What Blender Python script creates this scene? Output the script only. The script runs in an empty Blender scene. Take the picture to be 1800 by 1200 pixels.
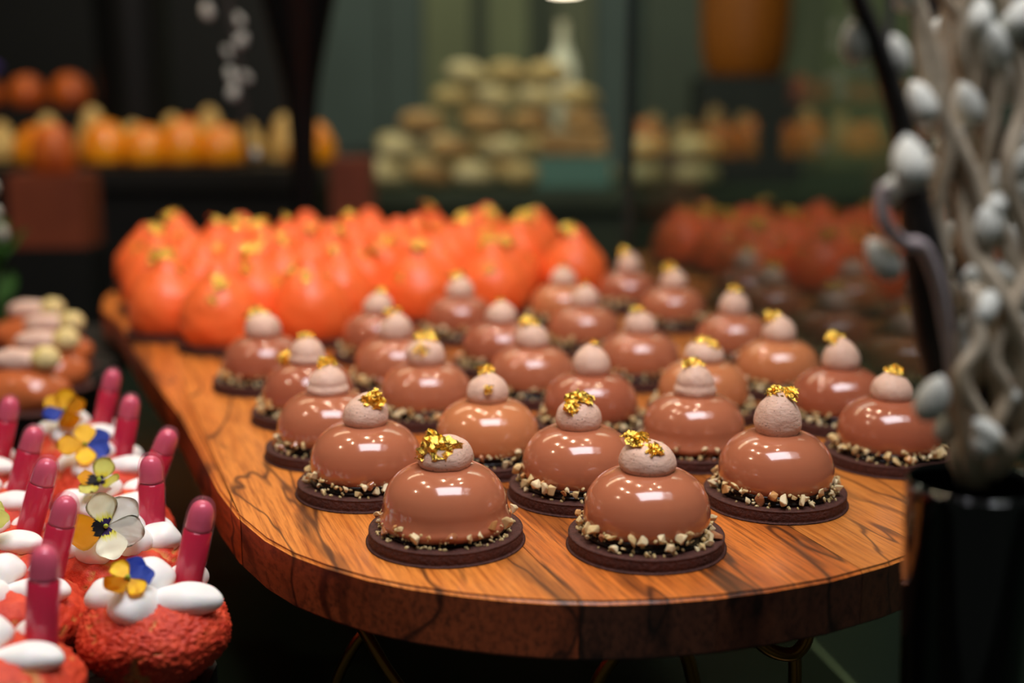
import bpy, bmesh, math, random
from mathutils import Vector, Matrix, noise, Euler
C = bpy.context.scene.collection
PI = math.pi

# ------------------------------------------------------------------ camera, world, lights, exposure
cam = bpy.data.cameras.new('camera')
cam.sensor_width = 36.0
cam.lens = 43.0
cam.clip_start = 0.02
cam.dof.use_dof = True
cam.dof.focus_distance = 0.562
cam.dof.aperture_fstop = 3.2
cam.dof.aperture_blades = 9
camo = bpy.data.objects.new('camera', cam)
C.objects.link(camo)
camo.location = (0, 0, 0.197)
camo.rotation_euler = (PI / 2 - math.atan(435 / 2150), 0, 0)
bpy.context.scene.camera = camo

w = bpy.data.worlds.new('room_ambient')
bpy.context.scene.world = w
w.use_nodes = True
w.node_tree.nodes['Background'].inputs[0].default_value = (0.55, 0.62, 0.55, 1)
w.node_tree.nodes['Background'].inputs[1].default_value = 0.055

def area(name, loc, target, sx, sy, power, col):
    l = bpy.data.lights.new(name, 'AREA')
    l.shape = 'RECTANGLE'; l.size = sx; l.size_y = sy; l.energy = power; l.color = col
    o = bpy.data.objects.new(name, l); C.objects.link(o)
    o.location = loc
    o.rotation_euler = (Vector(target) - Vector(loc)).to_track_quat('-Z', 'Y').to_euler()
    return o
def lamp(name, loc, power, col, r=0.012):
    l = bpy.data.lights.new(name, 'POINT')
    l.energy = power; l.color = col; l.shadow_soft_size = r
    o = bpy.data.objects.new(name, l); C.objects.link(o); o.location = loc
    return o
area('ceiling_panel_light', (0.14, 0.22, 1.35), (0.05, 0.75, 0.0), 0.85, 0.6, 17.0, (0.93, 0.92, 1.0))
# warm track spots over the counter
for x, y, z, pw in [(-0.62, 0.95, 1.35, 6.5), (-0.50, 0.60, 1.3, 4.0), (-0.95, 0.45, 1.1, 5.0), (0.30, 1.25, 1.5, 6.0), (0.45, 0.95, 1.6, 4.0),
                    (-0.25, 1.45, 1.35, 8.5), (-0.10, 1.10, 1.6, 7.5), (0.75, 0.50, 1.5, 2.6), (0.2, 0.75, 1.7, 4.5)]:
    lamp('track_spot', (x, y, z), pw, (1.0, 0.79, 0.56), 0.016)
area('back_counter_light', (0.2, 2.3, 1.5), (0.1, 2.8, 0.1), 1.6, 0.5, 8.0, (0.95, 1.0, 0.8))
area('left_table_light', (-0.8, 1.9, 1.3), (-0.8, 2.3, 0.1), 0.8, 0.4, 4.5, (1.0, 0.8, 0.5))
area('wall_wash_light', (0.2, 3.3, 1.9), (0.2, 4.0, 0.6), 3.0, 0.4, 9.0, (0.92, 1.0, 0.88))

vs = bpy.context.scene.view_settings
vs.view_transform = 'Standard'; vs.look = 'None'; vs.exposure = 0.14; vs.gamma = 1.0; vs.use_curve_mapping = False

# ------------------------------------------------------------------ helpers
def lin(c):
    out = []
    for v in c:
        v /= 255.0
        out.append(v / 12.92 if v <= 0.04045 else ((v + 0.055) / 1.055) ** 2.4)
    return (*out, 1.0)

def new_mat(name):
    m = bpy.data.materials.new(name); m.use_nodes = True
    n = m.node_tree.nodes; l = m.node_tree.links
    return m, n, l, n['Principled BSDF']

def mat(name, c, rough=0.5, metal=0.0, coat=0.0, trans=0.0, ior=1.45, sss=0.0, var=None, vscale=40, bump=0, bscale=200, spec=None):
    m, n, l, p = new_mat(name)
    p.inputs['Base Color'].default_value = lin(c)
    p.inputs['Roughness'].default_value = rough
    p.inputs['Metallic'].default_value = metal
    p.inputs['Coat Weight'].default_value = coat
    p.inputs['Coat Roughness'].default_value = 0.06
    p.inputs['Transmission Weight'].default_value = trans
    p.inputs['IOR'].default_value = ior
    if spec is not None: p.inputs['Specular IOR Level'].default_value = spec
    if sss:
        p.inputs['Subsurface Weight'].default_value = sss
        p.inputs['Subsurface Radius'].default_value = (1.0, 0.5, 0.3)
        p.inputs['Subsurface Scale'].default_value = 0.003
    if var:
        tc = n.new('ShaderNodeTexCoord'); ns = n.new('ShaderNodeTexNoise'); r = n.new('ShaderNodeValToRGB')
        ns.inputs['Scale'].default_value = vscale; ns.inputs['Detail'].default_value = 4
        l.new(tc.outputs['Object'], ns.inputs['Vector']); l.new(ns.outputs['Fac'], r.inputs['Fac'])
        r.color_ramp.elements[0].position = 0.35; r.color_ramp.elements[1].position = 0.65
        r.color_ramp.elements[0].color = lin(c); r.color_ramp.elements[1].color = lin(var)
        l.new(r.outputs['Color'], p.inputs['Base Color'])
    if bump:
        tc = n.new('ShaderNodeTexCoord'); ns = n.new('ShaderNodeTexNoise'); b = n.new('ShaderNodeBump')
        ns.inputs['Scale'].default_value = bscale; ns.inputs['Detail'].default_value = 5
        l.new(tc.outputs['Object'], ns.inputs['Vector']); l.new(ns.outputs['Fac'], b.inputs['Height'])
        b.inputs['Strength'].default_value = bump; b.inputs['Distance'].default_value = 0.001
        l.new(b.outputs['Normal'], p.inputs['Normal'])
    return m

def mesh_from_bm(name, bm, smooth=True):
    me = bpy.data.meshes.new(name)
    bmesh.ops.recalc_face_normals(bm, faces=bm.faces)
    bm.to_mesh(me); bm.free()
    if smooth:
        me.polygons.foreach_set('use_smooth', [True] * len(me.polygons))
    return me

def link(name, me, m=None, parent=None, loc=None, rot=None, scale=None):
    o = bpy.data.objects.new(name, me)
    C.objects.link(o)
    if m is not None and not me.materials: me.materials.append(m)
    if parent: o.parent = parent
    if loc: o.location = loc
    if rot: o.rotation_euler = rot
    if scale: o.scale = scale
    return o

def thing(name, label, cat, loc=(0, 0, 0), rz=0, group=None):
    o = bpy.data.objects.new(name, None); C.objects.link(o)
    o.empty_display_size = 0.02
    o.location = loc; o.rotation_euler = (0, 0, rz)
    o['label'] = label; o['category'] = cat
    if group: o['group'] = group
    return o

def tag(o, label, cat, group=None):
    o['label'] = label; o['category'] = cat
    if group: o['group'] = group
    return o

def lathe(prof, seg=48, wob=0.0, seed=0, bend=(0, 0), wfreq=2.0):
    """prof: (r,z) from bottom axis to top axis."""
    bm = bmesh.new(); rings = []
    zmax = max(z for _, z in prof) or 1
    for r, z in prof:
        k = (z / zmax) ** 2
        ox, oy = bend[0] * k, bend[1] * k
        if r < 1e-6:
            rings.append([bm.verts.new((ox, oy, z))])
        else:
            ring = []
            for i in range(seg):
                a = 2 * PI * i / seg
                rr = r * (1 + wob * noise.noise(Vector((math.cos(a) * wfreq + seed * 7.1, math.sin(a) * wfreq, z * 90))))
                ring.append(bm.verts.new((rr * math.cos(a) + ox, rr * math.sin(a) + oy, z)))
            rings.append(ring)
    for A, B in zip(rings, rings[1:]):
        if len(A) == 1 and len(B) == 1: continue
        for i in range(seg):
            j = (i + 1) % seg
            if len(A) == 1: bm.faces.new((A[0], B[i], B[j]))
            elif len(B) == 1: bm.faces.new((A[i], A[j], B[0]))
            else: bm.faces.new((A[i], A[j], B[j], B[i]))
    return bm

def smooth_profile(pts, n=5):
    """Catmull-Rom through the points."""
    P = [pts[0]] + list(pts) + [pts[-1]]
    out = []
    for i in range(1, len(P) - 2):
        for k in range(n):
            t = k / n
            q = []
            for d in (0, 1):
                a, b, c, e = P[i - 1][d], P[i][d], P[i + 1][d], P[i + 2][d]
                q.append(0.5 * (2 * b + (c - a) * t + (2 * a - 5 * b + 4 * c - e) * t * t + (3 * b - a - 3 * c + e) * t ** 3))
            out.append((max(q[0], 0.0), max(q[1], min(p[1] for p in pts))))
    out.append(pts[-1])
    if out[0][0] < 1e-6: out[0] = (0, out[0][1])
    return out

def box_bm(x0, x1, y0, y1, z0, z1, bev=0.0):
    bm = bmesh.new()
    bmesh.ops.create_cube(bm, size=1.0)
    for v in bm.verts:
        v.co = Vector((x0 + (v.co.x + .5) * (x1 - x0), y0 + (v.co.y + .5) * (y1 - y0), z0 + (v.co.z + .5) * (z1 - z0)))
    if bev:
        bmesh.ops.bevel(bm, geom=list(bm.edges), offset=bev, segments=2, affect='EDGES')
    return bm

def tube_bm(pts, rad, seg=10, bm=None, sub=5):
    """Smooth tube through points; rad a number or list."""
    own = bm or bmesh.new()
    P = [Vector(p) for p in pts]
    R = rad if isinstance(rad, (list, tuple)) else [rad] * len(P)
    Q = [P[0]] + P + [P[-1]]; path = []
    for i in range(1, len(Q) - 2):
        for k in range(sub):
            t = k / sub
            a, b, c, e = Q[i - 1], Q[i], Q[i + 1], Q[i + 2]
            path.append((0.5 * (2 * b + (c - a) * t + (2 * a - 5 * b + 4 * c - e) * t * t + (3 * b - a - 3 * c + e) * t ** 3),
                         R[i - 1] * (1 - t) + R[i] * t))
    path.append((P[-1], R[-1]))
    up = Vector((0.13, 0.91, 0.31)).normalized(); rings = []
    for i, (p, r) in enumerate(path):
        d = (path[min(i + 1, len(path) - 1)][0] - path[max(i - 1, 0)][0]).normalized()
        s = d.cross(up).normalized(); u = s.cross(d).normalized(); up = u
        rings.append([own.verts.new(p + (s * math.cos(2 * PI * k / seg) + u * math.sin(2 * PI * k / seg)) * r) for k in range(seg)])
    for A, B in zip(rings, rings[1:]):
        for i in range(seg):
            j = (i + 1) % seg
            own.faces.new((A[i], A[j], B[j], B[i]))
    own.faces.new(list(reversed(rings[0]))); own.faces.new(rings[-1])
    return own

# ------------------------------------------------------------------ materials
M_glaze = [mat('milk_chocolate_glaze', (184, 110, 77), 0.16, coat=0.8, sss=0.15),
           mat('caramel_glaze', (204, 128, 82), 0.16, coat=0.8, sss=0.15),
           mat('dark_milk_glaze', (172, 97, 68), 0.16, coat=0.8, sss=0.15)]
M_biscuit = mat('cocoa_biscuit', (66, 34, 26), 0.75, var=(84, 44, 34), vscale=500, bump=1.0, bscale=600)
M_filling = mat('dark_filling', (22, 9, 6), 0.25)
M_orange = mat('orange_velvet', (255, 118, 56), 0.34, sss=0.1, var=(255, 108, 48), vscale=60, bump=0.2, bscale=700)
M_gold = mat('gold_leaf', (255, 212, 98), 0.14, metal=1.0, bump=0.8, bscale=900)
M_nuts = [mat('nut_pale', (226, 203, 150), 0.45, var=(205, 172, 112), vscale=250, sss=0.2),
          mat('nut_ivory', (238, 222, 182), 0.45, var=(222, 196, 142), vscale=250, sss=0.2),
          mat('nut_toasted', (190, 120, 58), 0.3, var=(225, 180, 115), vscale=250, coat=0.5),
          mat('nut_glazed', (150, 85, 52), 0.18, var=(190, 130, 85), vscale=300, coat=1.0)]
M_white = mat('whipped_cream', (246, 244, 238), 0.45, sss=0.3, bump=0.15, bscale=300)
M_liquid = mat('raspberry_coulis', (196, 4, 58), 0.18, coat=0.5)
M_brass = mat('antique_brass', (150, 105, 48), 0.28, metal=1.0)
M_black_gloss = mat('black_gloss_glass', (8, 8, 8), 0.08, coat=0.6)
M_black_satin = mat('black_satin', (7, 7, 7), 0.45, spec=.25)
M_black = mat('black_matte', (9, 9, 8), 0.5, var=(14, 14, 12), vscale=8)
M_bark = mat('dark_bark', (20, 17, 15), 0.7, var=(34, 28, 24), vscale=120, bump=0.6)
M_beige = mat('bleached_twig', (206, 190, 164), 0.75, var=(166, 148, 122), vscale=60, bump=0.5)
M_catkin = mat('catkin_fur', (236, 236, 224), 0.9, var=(206, 206, 192), vscale=150, bump=0.3, bscale=1200)
M_catkin_d = mat('catkin_fur_grey', (200, 202, 196), 0.9, var=(150, 154, 148), vscale=150, bump=0.3, bscale=1200)
M_pink_twig = mat('pale_curled_twig', (200, 184, 184), 0.6, var=(176, 160, 158), vscale=50)

def cream_mat():
    m, n, l, p = new_mat('mocha_cream')
    tc = n.new('ShaderNodeTexCoord')
    ns = n.new('ShaderNodeTexNoise'); ns.inputs['Scale'].default_value = 1500; ns.inputs['Detail'].default_value = 1
    r = n.new('ShaderNodeValToRGB'); e = r.color_ramp.elements
    e[0].position = 0.27; e[0].color = lin((70, 42, 34)); e[1].position = 0.325; e[1].color = lin((230, 190, 166))
    l.new(tc.outputs['Object'], ns.inputs['Vector']); l.new(ns.outputs['Fac'], r.inputs['Fac']); l.new(r.outputs['Color'], p.inputs['Base Color'])
    n2 = n.new('ShaderNodeTexNoise'); n2.inputs['Scale'].default_value = 420; n2.inputs['Detail'].default_value = 4
    mp = n.new('ShaderNodeMapping'); mp.inputs['Scale'].default_value = (1, 1, 2.2)
    l.new(tc.outputs['Object'], mp.inputs['Vector']); l.new(mp.outputs['Vector'], n2.inputs['Vector'])
    mix = n.new('ShaderNodeMath'); mix.operation = 'ADD'
    mn = n.new('ShaderNodeMath'); mn.operation = 'MINIMUM'; mn.inputs[1].default_value = 0.36
    l.new(ns.outputs['Fac'], mn.inputs[0]); l.new(mn.outputs[0], mix.inputs[0])
    sc = n.new('ShaderNodeMath'); sc.operation = 'MULTIPLY'; sc.inputs[1].default_value = 0.6
    l.new(n2.outputs['Fac'], sc.inputs[0]); l.new(sc.outputs[0], mix.inputs[1])
    b = n.new('ShaderNodeBump'); b.inputs['Strength'].default_value = 0.5; b.inputs['Distance'].default_value = 0.0012
    l.new(mix.outputs[0], b.inputs['Height']); l.new(b.outputs['Normal'], p.inputs['Normal'])
    p.inputs['Roughness'].default_value = 0.55
    p.inputs['Subsurface Weight'].default_value = 0.12; p.inputs['Subsurface Scale'].default_value = 0.002
    return m
M_cream = cream_mat()

def wood_mat(name, light, mid, dark, vein, seed, vein_pos=0.10):
    """grain runs along local X"""
    m, n, l, p = new_mat(name)
    tc = n.new('ShaderNodeTexCoord')
    mp = n.new('ShaderNodeMapping'); mp.inputs['Location'].default_value = (seed * 1.7, seed * 0.9, seed)
    mp.inputs['Scale'].default_value = (1.0, 3.4, 1.6)
    l.new(tc.outputs['Object'], mp.inputs['Vector'])
    warp = n.new('ShaderNodeTexNoise'); warp.inputs['Scale'].default_value = 5.5; warp.inputs['Detail'].default_value = 3; warp.inputs['Distortion'].default_value = 0.5
    l.new(mp.outputs['Vector'], warp.inputs['Vector'])
    add = n.new('ShaderNodeVectorMath'); add.operation = 'ADD'
    sc = n.new('ShaderNodeVectorMath'); sc.operation = 'SCALE'; sc.inputs['Scale'].default_value = 0.16
    l.new(warp.outputs['Color'], sc.inputs[0]); l.new(mp.outputs['Vector'], add.inputs[0]); l.new(sc.outputs[0], add.inputs[1])
    wv = n.new('ShaderNodeTexWave'); wv.wave_type = 'BANDS'; wv.bands_direction = 'Y'
    wv.inputs['Scale'].default_value = 1.7; wv.inputs['Distortion'].default_value = 5.5; wv.inputs['Detail'].default_value = 3; wv.inputs['Detail Scale'].default_value = 1.5
    l.new(add.outputs[0], wv.inputs['Vector'])
    fine_map = n.new('ShaderNodeMapping'); fine_map.inputs['Scale'].default_value = (26, 520, 300)
    l.new(tc.outputs['Object'], fine_map.inputs['Vector'])
    fine = n.new('ShaderNodeTexNoise'); fine.inputs['Scale'].default_value = 1.0; fine.inputs['Detail'].default_value = 6; fine.inputs['Roughness'].default_value = 0.65
    l.new(fine_map.outputs['Vector'], fine.inputs['Vector'])
    r1 = n.new('ShaderNodeValToRGB'); e = r1.color_ramp.elements
    e[0].position = 0.3; e[0].color = lin(mid); e[1].position = 0.62; e[1].color = lin(light)
    big = n.new('ShaderNodeTexNoise'); big.inputs['Scale'].default_value = 9; big.inputs['Detail'].default_value = 4; big.inputs['Distortion'].default_value = 1.0
    bm_ = n.new('ShaderNodeMapping'); bm_.inputs['Scale'].default_value = (0.7, 6.5, 3.0); bm_.inputs['Location'].default_value = (seed, seed * 2, 0)
    l.new(tc.outputs['Object'], bm_.inputs['Vector'])
    l.new(bm_.outputs['Vector'], big.inputs['Vector']); l.new(big.outputs['Fac'], r1.inputs['Fac'])
    r2 = n.new('ShaderNodeValToRGB'); e = r2.color_ramp.elements
    e[0].position = 0.32; e[0].color = (1, 1, 1, 1); e[1].position = 0.56; e[1].color = (0, 0, 0, 1)
    l.new(fine.outputs['Fac'], r2.inputs['Fac'])
    mx = n.new('ShaderNodeMixRGB'); mx.inputs['Color2'].default_value = lin(dark)
    f1 = n.new('ShaderNodeMath'); f1.operation = 'MULTIPLY'; f1.inputs[1].default_value = 0.95
    l.new(r2.outputs['Color'], f1.inputs[0]); l.new(f1.outputs[0], mx.inputs['Fac']); l.new(r1.outputs['Color'], mx.inputs['Color1'])
    r3 = n.new('ShaderNodeValToRGB'); e = r3.color_ramp.elements
    e[0].position = vein_pos * 0.15; e[0].color = (1, 1, 1, 1); e[1].position = vein_pos; e[1].color = (0, 0, 0, 1)
    l.new(wv.outputs['Fac'], r3.inputs['Fac'])
    mx2 = n.new('ShaderNodeMixRGB'); mx2.inputs['Color2'].default_value = lin(vein)
    f2 = n.new('ShaderNodeMath'); f2.operation = 'MULTIPLY'; f2.inputs[1].default_value = 0.5
    l.new(r3.outputs['Color'], f2.inputs[0]); l.new(f2.outputs[0], mx2.inputs['Fac']); l.new(mx.outputs[0], mx2.inputs['Color1'])
    # thin dark figure lines: iso-lines of a stretched noise
    lm_ = n.new('ShaderNodeMapping'); lm_.inputs['Scale'].default_value = (4.0, 19.0, 9.0); lm_.inputs['Location'].default_value = (seed * .37, seed * 1.3, seed)
    l.new(tc.outputs['Object'], lm_.inputs['Vector'])
    ln_ = n.new('ShaderNodeTexNoise'); ln_.inputs['Scale'].default_value = 1.0; ln_.inputs['Detail'].default_value = 3; ln_.inputs['Distortion'].default_value = 0.4
    l.new(lm_.outputs['Vector'], ln_.inputs['Vector'])
    s1 = n.new('ShaderNodeMath'); s1.operation = 'MULTIPLY'; s1.inputs[1].default_value = 5.0; l.new(ln_.outputs['Fac'], s1.inputs[0])
    s2 = n.new('ShaderNodeMath'); s2.operation = 'PINGPONG'; s2.inputs[1].default_value = 0.5; l.new(s1.outputs[0], s2.inputs[0])
    r4 = n.new('ShaderNodeValToRGB'); e = r4.color_ramp.elements
    e[0].position = 0.012; e[0].color = (1, 1, 1, 1); e[1].position = 0.075; e[1].color = (0, 0, 0, 1)
    l.new(s2.outputs[0], r4.inputs['Fac'])
    f3 = n.new('ShaderNodeMath'); f3.operation = 'MULTIPLY'; f3.inputs[1].default_value = 0.8; l.new(r4.outputs['Color'], f3.inputs[0])
    mx3 = n.new('ShaderNodeMixRGB'); mx3.inputs['Color2'].default_value = lin(vein)
    l.new(f3.outputs[0], mx3.inputs['Fac']); l.new(mx2.outputs[0], mx3.inputs['Color1'])
    l.new(mx3.outputs[0], p.inputs['Base Color'])
    b = n.new('ShaderNodeBump'); b.inputs['Strength'].default_value = 0.25; b.inputs['Distance'].default_value = 0.0006
    l.new(fine.outputs['Fac'], b.inputs['Height']); l.new(b.outputs['Normal'], p.inputs['Normal'])
    p.inputs['Roughness'].default_value = 0.34
    p.inputs['Coat Weight'].default_value = 0.35; p.inputs['Coat Roughness'].default_value = 0.18
    return m

# ------------------------------------------------------------------ the setting
def structure(o): o['kind'] = 'structure'; return o
M_floor = mat('dark_floor', (30, 32, 28), 0.6, var=(38, 38, 32), vscale=3)
M_wall = mat('grey_green_wall', (82, 92, 84), 0.8, var=(74, 84, 78), vscale=2)
structure(link('floor', mesh_from_bm('floor', box_bm(-4, 4, -1.5, 4.2, -1.15, -1.1), False), M_floor))
wall = structure(link('wall_back', mesh_from_bm('wall_back', box_bm(-4, 4, 4.06, 4.16, -1.1, 2.4), False), M_wall))
panel_cols = {'teal': (72, 88, 82), 'olive': (108, 116, 82), 'dark': (52, 62, 44), 'sage': (96, 102, 76), 'grey': (98, 104, 90), 'black': (12, 12, 12)}
PM = {k: mat('panel_' + k, v, 0.7, var=tuple(int(c * .9) for c in v), vscale=3) for k, v in panel_cols.items()}
for x0, x1, k in [(-4, -1.75, 'grey'), (-1.74, -0.66, 'black'), (-0.65, -0.42, 'teal'), (-0.41, -0.29, 'teal'), (-0.28, -0.13, 'olive'), (-0.12, -0.09, 'dark'),
                  (-0.08, 0.05, 'olive'), (0.06, 0.13, 'dark'), (0.14, 0.26, 'sage'), (0.27, 0.42, 'teal'), (0.43, 0.68, 'grey'),
                  (0.69, 1.0, 'sage'), (1.01, 1.3, 'olive'), (1.31, 1.7, 'teal'), (1.71, 4, 'dark')]:
    link('wall_panel', mesh_from_bm('wall_panel', box_bm(x0, x1, 4.03, 4.06, -1.1, 2.4), False), PM[k], wall)

M_counter = mat('dark_green_counter', (26, 38, 28), 0.22, var=(20, 30, 22), vscale=4)
cn = thing('serving_counter', 'long dark green glossy counter under the wooden board and pastry trays', 'counter', (0, 0, -0.2))
link('worktop', mesh_from_bm('worktop', box_bm(-1.4, 1.1, 0.2, 2.0, -0.04, 0.0, 0.003), False), M_counter, cn)
link('cabinet_body', mesh_from_bm('cabinet_body', box_bm(-1.35, 1.05, 0.25, 1.95, -0.9, -0.04), False), M_counter, cn)

# glass screen to the right of the board
def glass_mat(name, col, rough=0.0):
    m, n, l, p = new_mat(name)
    p.inputs['Base Color'].default_value = col
    p.inputs['Transmission Weight'].default_value = 1.0
    p.inputs['Roughness'].default_value = rough
    p.inputs['IOR'].default_value = 1.5
    return m
def prism_bm(poly, z0, z1):
    bm = bmesh.new()
    a = [bm.verts.new((x, y, z0)) for x, y in poly]; b = [bm.verts.new((x, y, z1)) for x, y in poly]
    bm.faces.new(list(reversed(a))); bm.faces.new(b)
    for i in range(len(poly)):
        j = (i + 1) % len(poly)
        bm.faces.new((a[i], a[j], b[j], b[i]))
    return bm
GA, GB = Vector((0.1266, 1.33)), Vector((0.350, 0.141))
gd = (GB - GA).normalized(); gn = Vector((-gd.y, gd.x)) * 0.010
if gn.x < 0: gn = -gn
gs = thing('glass_screen', 'tall upright clear glass screen beside the board reflecting the orange cakes', 'glass screen', (GA.x, GA.y, -0.2))
gp = [(0, 0), tuple(GB - GA), tuple(GB - GA + gn), tuple(gn)]
link('pane', mesh_from_bm('pane', prism_bm(gp, 0.001, 0.9), False), glass_mat('screen_glass', (0.80, 0.90, 0.84, 1)), gs)
link('edge_strip', mesh_from_bm('edge_strip', box_bm(-0.006, 0.012, 0.0005, 0.006, 0.001, 0.9), False), mat('dark_edge_strip', (26, 36, 32), 0.4), gs)

# ------------------------------------------------------------------ wooden board made of planks
ax = math.atan2(0.94, -0.34)                  # grain direction in the world
outline = [(-0.3562, 1.0763), (-0.3409, 1.0488), (-0.3030, 0.957), (-0.2652, 0.8692), (-0.2354, 0.802), (-0.2074, 0.7405), (-0.176, 0.6622), (-0.1495, 0.5945), (-0.1312, 0.5559),
           (-0.1120, 0.525), (-0.0964, 0.5065), (-0.0801, 0.4926), (-0.0598, 0.4788), (-0.0418, 0.4698), (-0.0199, 0.4623), (-0.0023, 0.4578), (0.0158, 0.4548),
           (0.036, 0.4539), (0.0588, 0.4556), (0.082, 0.46), (0.1065, 0.4675), (0.1321, 0.4776), (0.1608, 0.4946), (0.190, 0.517), (0.217, 0.545), (0.236, 0.58),
           (0.245, 0.62), (0.2435, 0.67), (0.233, 0.73), (0.220, 0.80), (0.207, 0.87), (0.194, 0.94), (0.179, 1.02), (0.164, 1.10), (0.149, 1.18), (0.132, 1.27), (0.112, 1.36),
           (0.095, 1.42), (0.070, 1.47), (0.045, 1.505), (-0.01, 1.52), (-0.09, 1.515), (-0.2, 1.50), (-0.30, 1.475), (-0.37, 1.44), (-0.405, 1.39), (-0.415, 1.30), (-0.405, 1.20), (-0.385, 1.13)]
ca, sa = math.cos(-ax), math.sin(-ax)
loc_out = [(x * ca - y * sa, x * sa + y * ca) for x, y in outline]
def clip(poly, v0, keep_below):
    out = []
    for i in range(len(poly)):
        a, b = poly[i], poly[(i + 1) % len(poly)]
        ia = (a[1] <= v0) == keep_below; ib = (b[1] <= v0) == keep_below
        if ia: out.append(a)
        if ia != ib:
            t = (v0 - a[1]) / (b[1] - a[1])
            out.append((a[0] + t * (b[0] - a[0]), v0))
    return out
board = thing('wooden_board', 'large rounded brown wooden serving board carrying chocolate domes and orange cakes', 'board', (0, 0, 0), ax)
# local y = -(0.94x + 0.34y): boundaries between planks
bounds = [0.45, -0.0667, -0.1796, -0.305, -0.9]
WM = [wood_mat('teak_left', (226, 132, 50), (196, 102, 32), (150, 74, 24), (54, 26, 12), 3, 0.04),
      wood_mat('teak_centre', (234, 144, 62), (206, 114, 40), (156, 80, 28), (60, 28, 12), 11, 0.06),
      wood_mat('walnut_streaked', (220, 124, 48), (178, 90, 30), (110, 52, 20), (38, 17, 9), 5, 0.2),
      wood_mat('teak_right', (216, 136, 60), (192, 108, 40), (146, 76, 28), (70, 36, 18), 23, 0.03)]
EDGE_SHADED = [wood_mat('edge_left_shaded', (206, 92, 38), (170, 72, 28), (120, 50, 20), (40, 18, 10), 3, 0.04),  # plank colours darkened to paint in the shade on the board's sides
      wood_mat('edge_centre_shaded', (160, 78, 42), (130, 60, 32), (88, 42, 24), (36, 16, 10), 11, 0.05),
      wood_mat('edge_walnut_shaded', (92, 52, 34), (70, 38, 26), (42, 22, 15), (16, 8, 6), 5, 0.2),
      wood_mat('edge_right_shaded', (84, 48, 28), (64, 36, 22), (42, 22, 14), (20, 10, 8), 23, 0.04)]
for k in range(4):
    poly = clip(clip(loc_out, bounds[k] - 0.00018, True), bounds[k + 1] + 0.00018, False)
    q = [poly[0]]
    for p in poly[1:]:
        if (Vector(p) - Vector(q[-1])).length > 0.0006: q.append(p)
    bm = prism_bm(q, -0.0255, 0.0)
    bmesh.ops.recalc_face_normals(bm, faces=bm.faces)
    onj = lambda v: min(abs(v.co.y - b) for b in bounds) < 0.0004
    rim = [e for e in bm.edges if abs(e.verts[0].co.z - e.verts[1].co.z) < 1e-5 and not (onj(e.verts[0]) and onj(e.verts[1]))]
    bmesh.ops.bevel(bm, geom=rim, offset=0.0014, segments=3, affect='EDGES')
    me = mesh_from_bm('plank', bm, False); me.materials.append(WM[k]); me.materials.append(EDGE_SHADED[k])
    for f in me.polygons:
        if abs(f.normal.z) < 0.5: f.material_index = 1  # side faces take the shade-darkened wood
    link('plank', me, None, board)

# brass stand under the board
st = thing('brass_stand', 'looped antique brass wire stand holding up the wooden board', 'stand', (0, 0, -0.2))
def rod(pts, r, nm='leg'):
    return link(nm, mesh_from_bm(nm, tube_bm([(x, y, z + 0.2) for x, y, z in pts], r, 12)), M_brass, st)
rod([(-0.078, 0.52, -0.0275), (-0.068, 0.512, -0.036), (-0.055, 0.503, -0.054), (-0.035, 0.50, -0.085), (-0.025, 0.5, -0.13), (-0.035, 0.5, -0.197)], 0.0028)
rod([(-0.035, 0.56, -0.0275), (-0.05, 0.555, -0.04), (-0.075, 0.55, -0.062), (-0.09, 0.55, -0.1), (-0.09, 0.55, -0.15), (-0.08, 0.55, -0.197)], 0.0028)
rod([(0.098, 0.515, -0.0285), (0.104, 0.51, -0.036), (0.115, 0.508, -0.046), (0.126, 0.508, -0.048), (0.132, 0.51, -0.040), (0.130, 0.515, -0.0285)], 0.0032, 'loop')
rod([(0.1265, 0.509, -0.048), (0.127, 0.508, -0.07), (0.124, 0.508, -0.13), (0.118, 0.508, -0.197)], 0.0030)
rod([(0.10, 0.56, -0.0285), (0.085, 0.55, -0.036), (0.068, 0.545, -0.045), (0.05, 0.54, -0.062), (0.035, 0.54, -0.10), (0.03, 0.54, -0.197)], 0.0036)
rod([(0.045, 0.56, -0.0285), (0.062, 0.556, -0.042), (0.075, 0.556, -0.052), (0.09, 0.556, -0.09), (0.10, 0.556, -0.197)], 0.0036)
for x, y in ((-0.25, 1.2), (0.08, 1.3)):
    rod([(x, y, -0.0285), (x + 0.01, y, -0.1), (x, y, -0.197)], 0.0036)
bm = bmesh.new()
tube_bm([(0.04 + 0.13 * math.cos(a), 0.62 + 0.10 * math.sin(a), 0.2 - 0.0285) for a in [2 * PI * i / 16 for i in range(17)]], 0.0025, 10, bm, 3)
link('top_ring', mesh_from_bm('top_ring', bm), M_brass, st)

# ------------------------------------------------------------------ shared pastry meshes
random.seed(4)
def nut_mesh(seed, flat=0.7):
    rnd = random.Random(seed)
    bm = bmesh.new()
    for _ in range(11):
        v = Vector((rnd.gauss(0, 1), rnd.gauss(0, 1), rnd.gauss(0, 1))).normalized() * rnd.uniform(0.8, 1.1)
        bm.verts.new((v.x, v.y * rnd.uniform(.75, 1), v.z * flat))
    r = bmesh.ops.convex_hull(bm, input=list(bm.verts))
    bmesh.ops.delete(bm, geom=[g for g in r['geom_interior'] if isinstance(g, bmesh.types.BMVert)], context='VERTS')
    bmesh.ops.bevel(bm, geom=list(bm.edges), offset=0.07, segments=1, affect='EDGES')
    return mesh_from_bm('nut_piece', bm, False)
nut_meshes = []
for mi, cnt in ((0, 4), (1, 4), (2, 2), (3, 2)):
    for i in range(cnt):
        me = nut_mesh(mi * 10 + i, (0.55, 0.8, 0.65, 0.9)[i]); me.materials.append(M_nuts[mi]); nut_meshes.append((mi, me))
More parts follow.
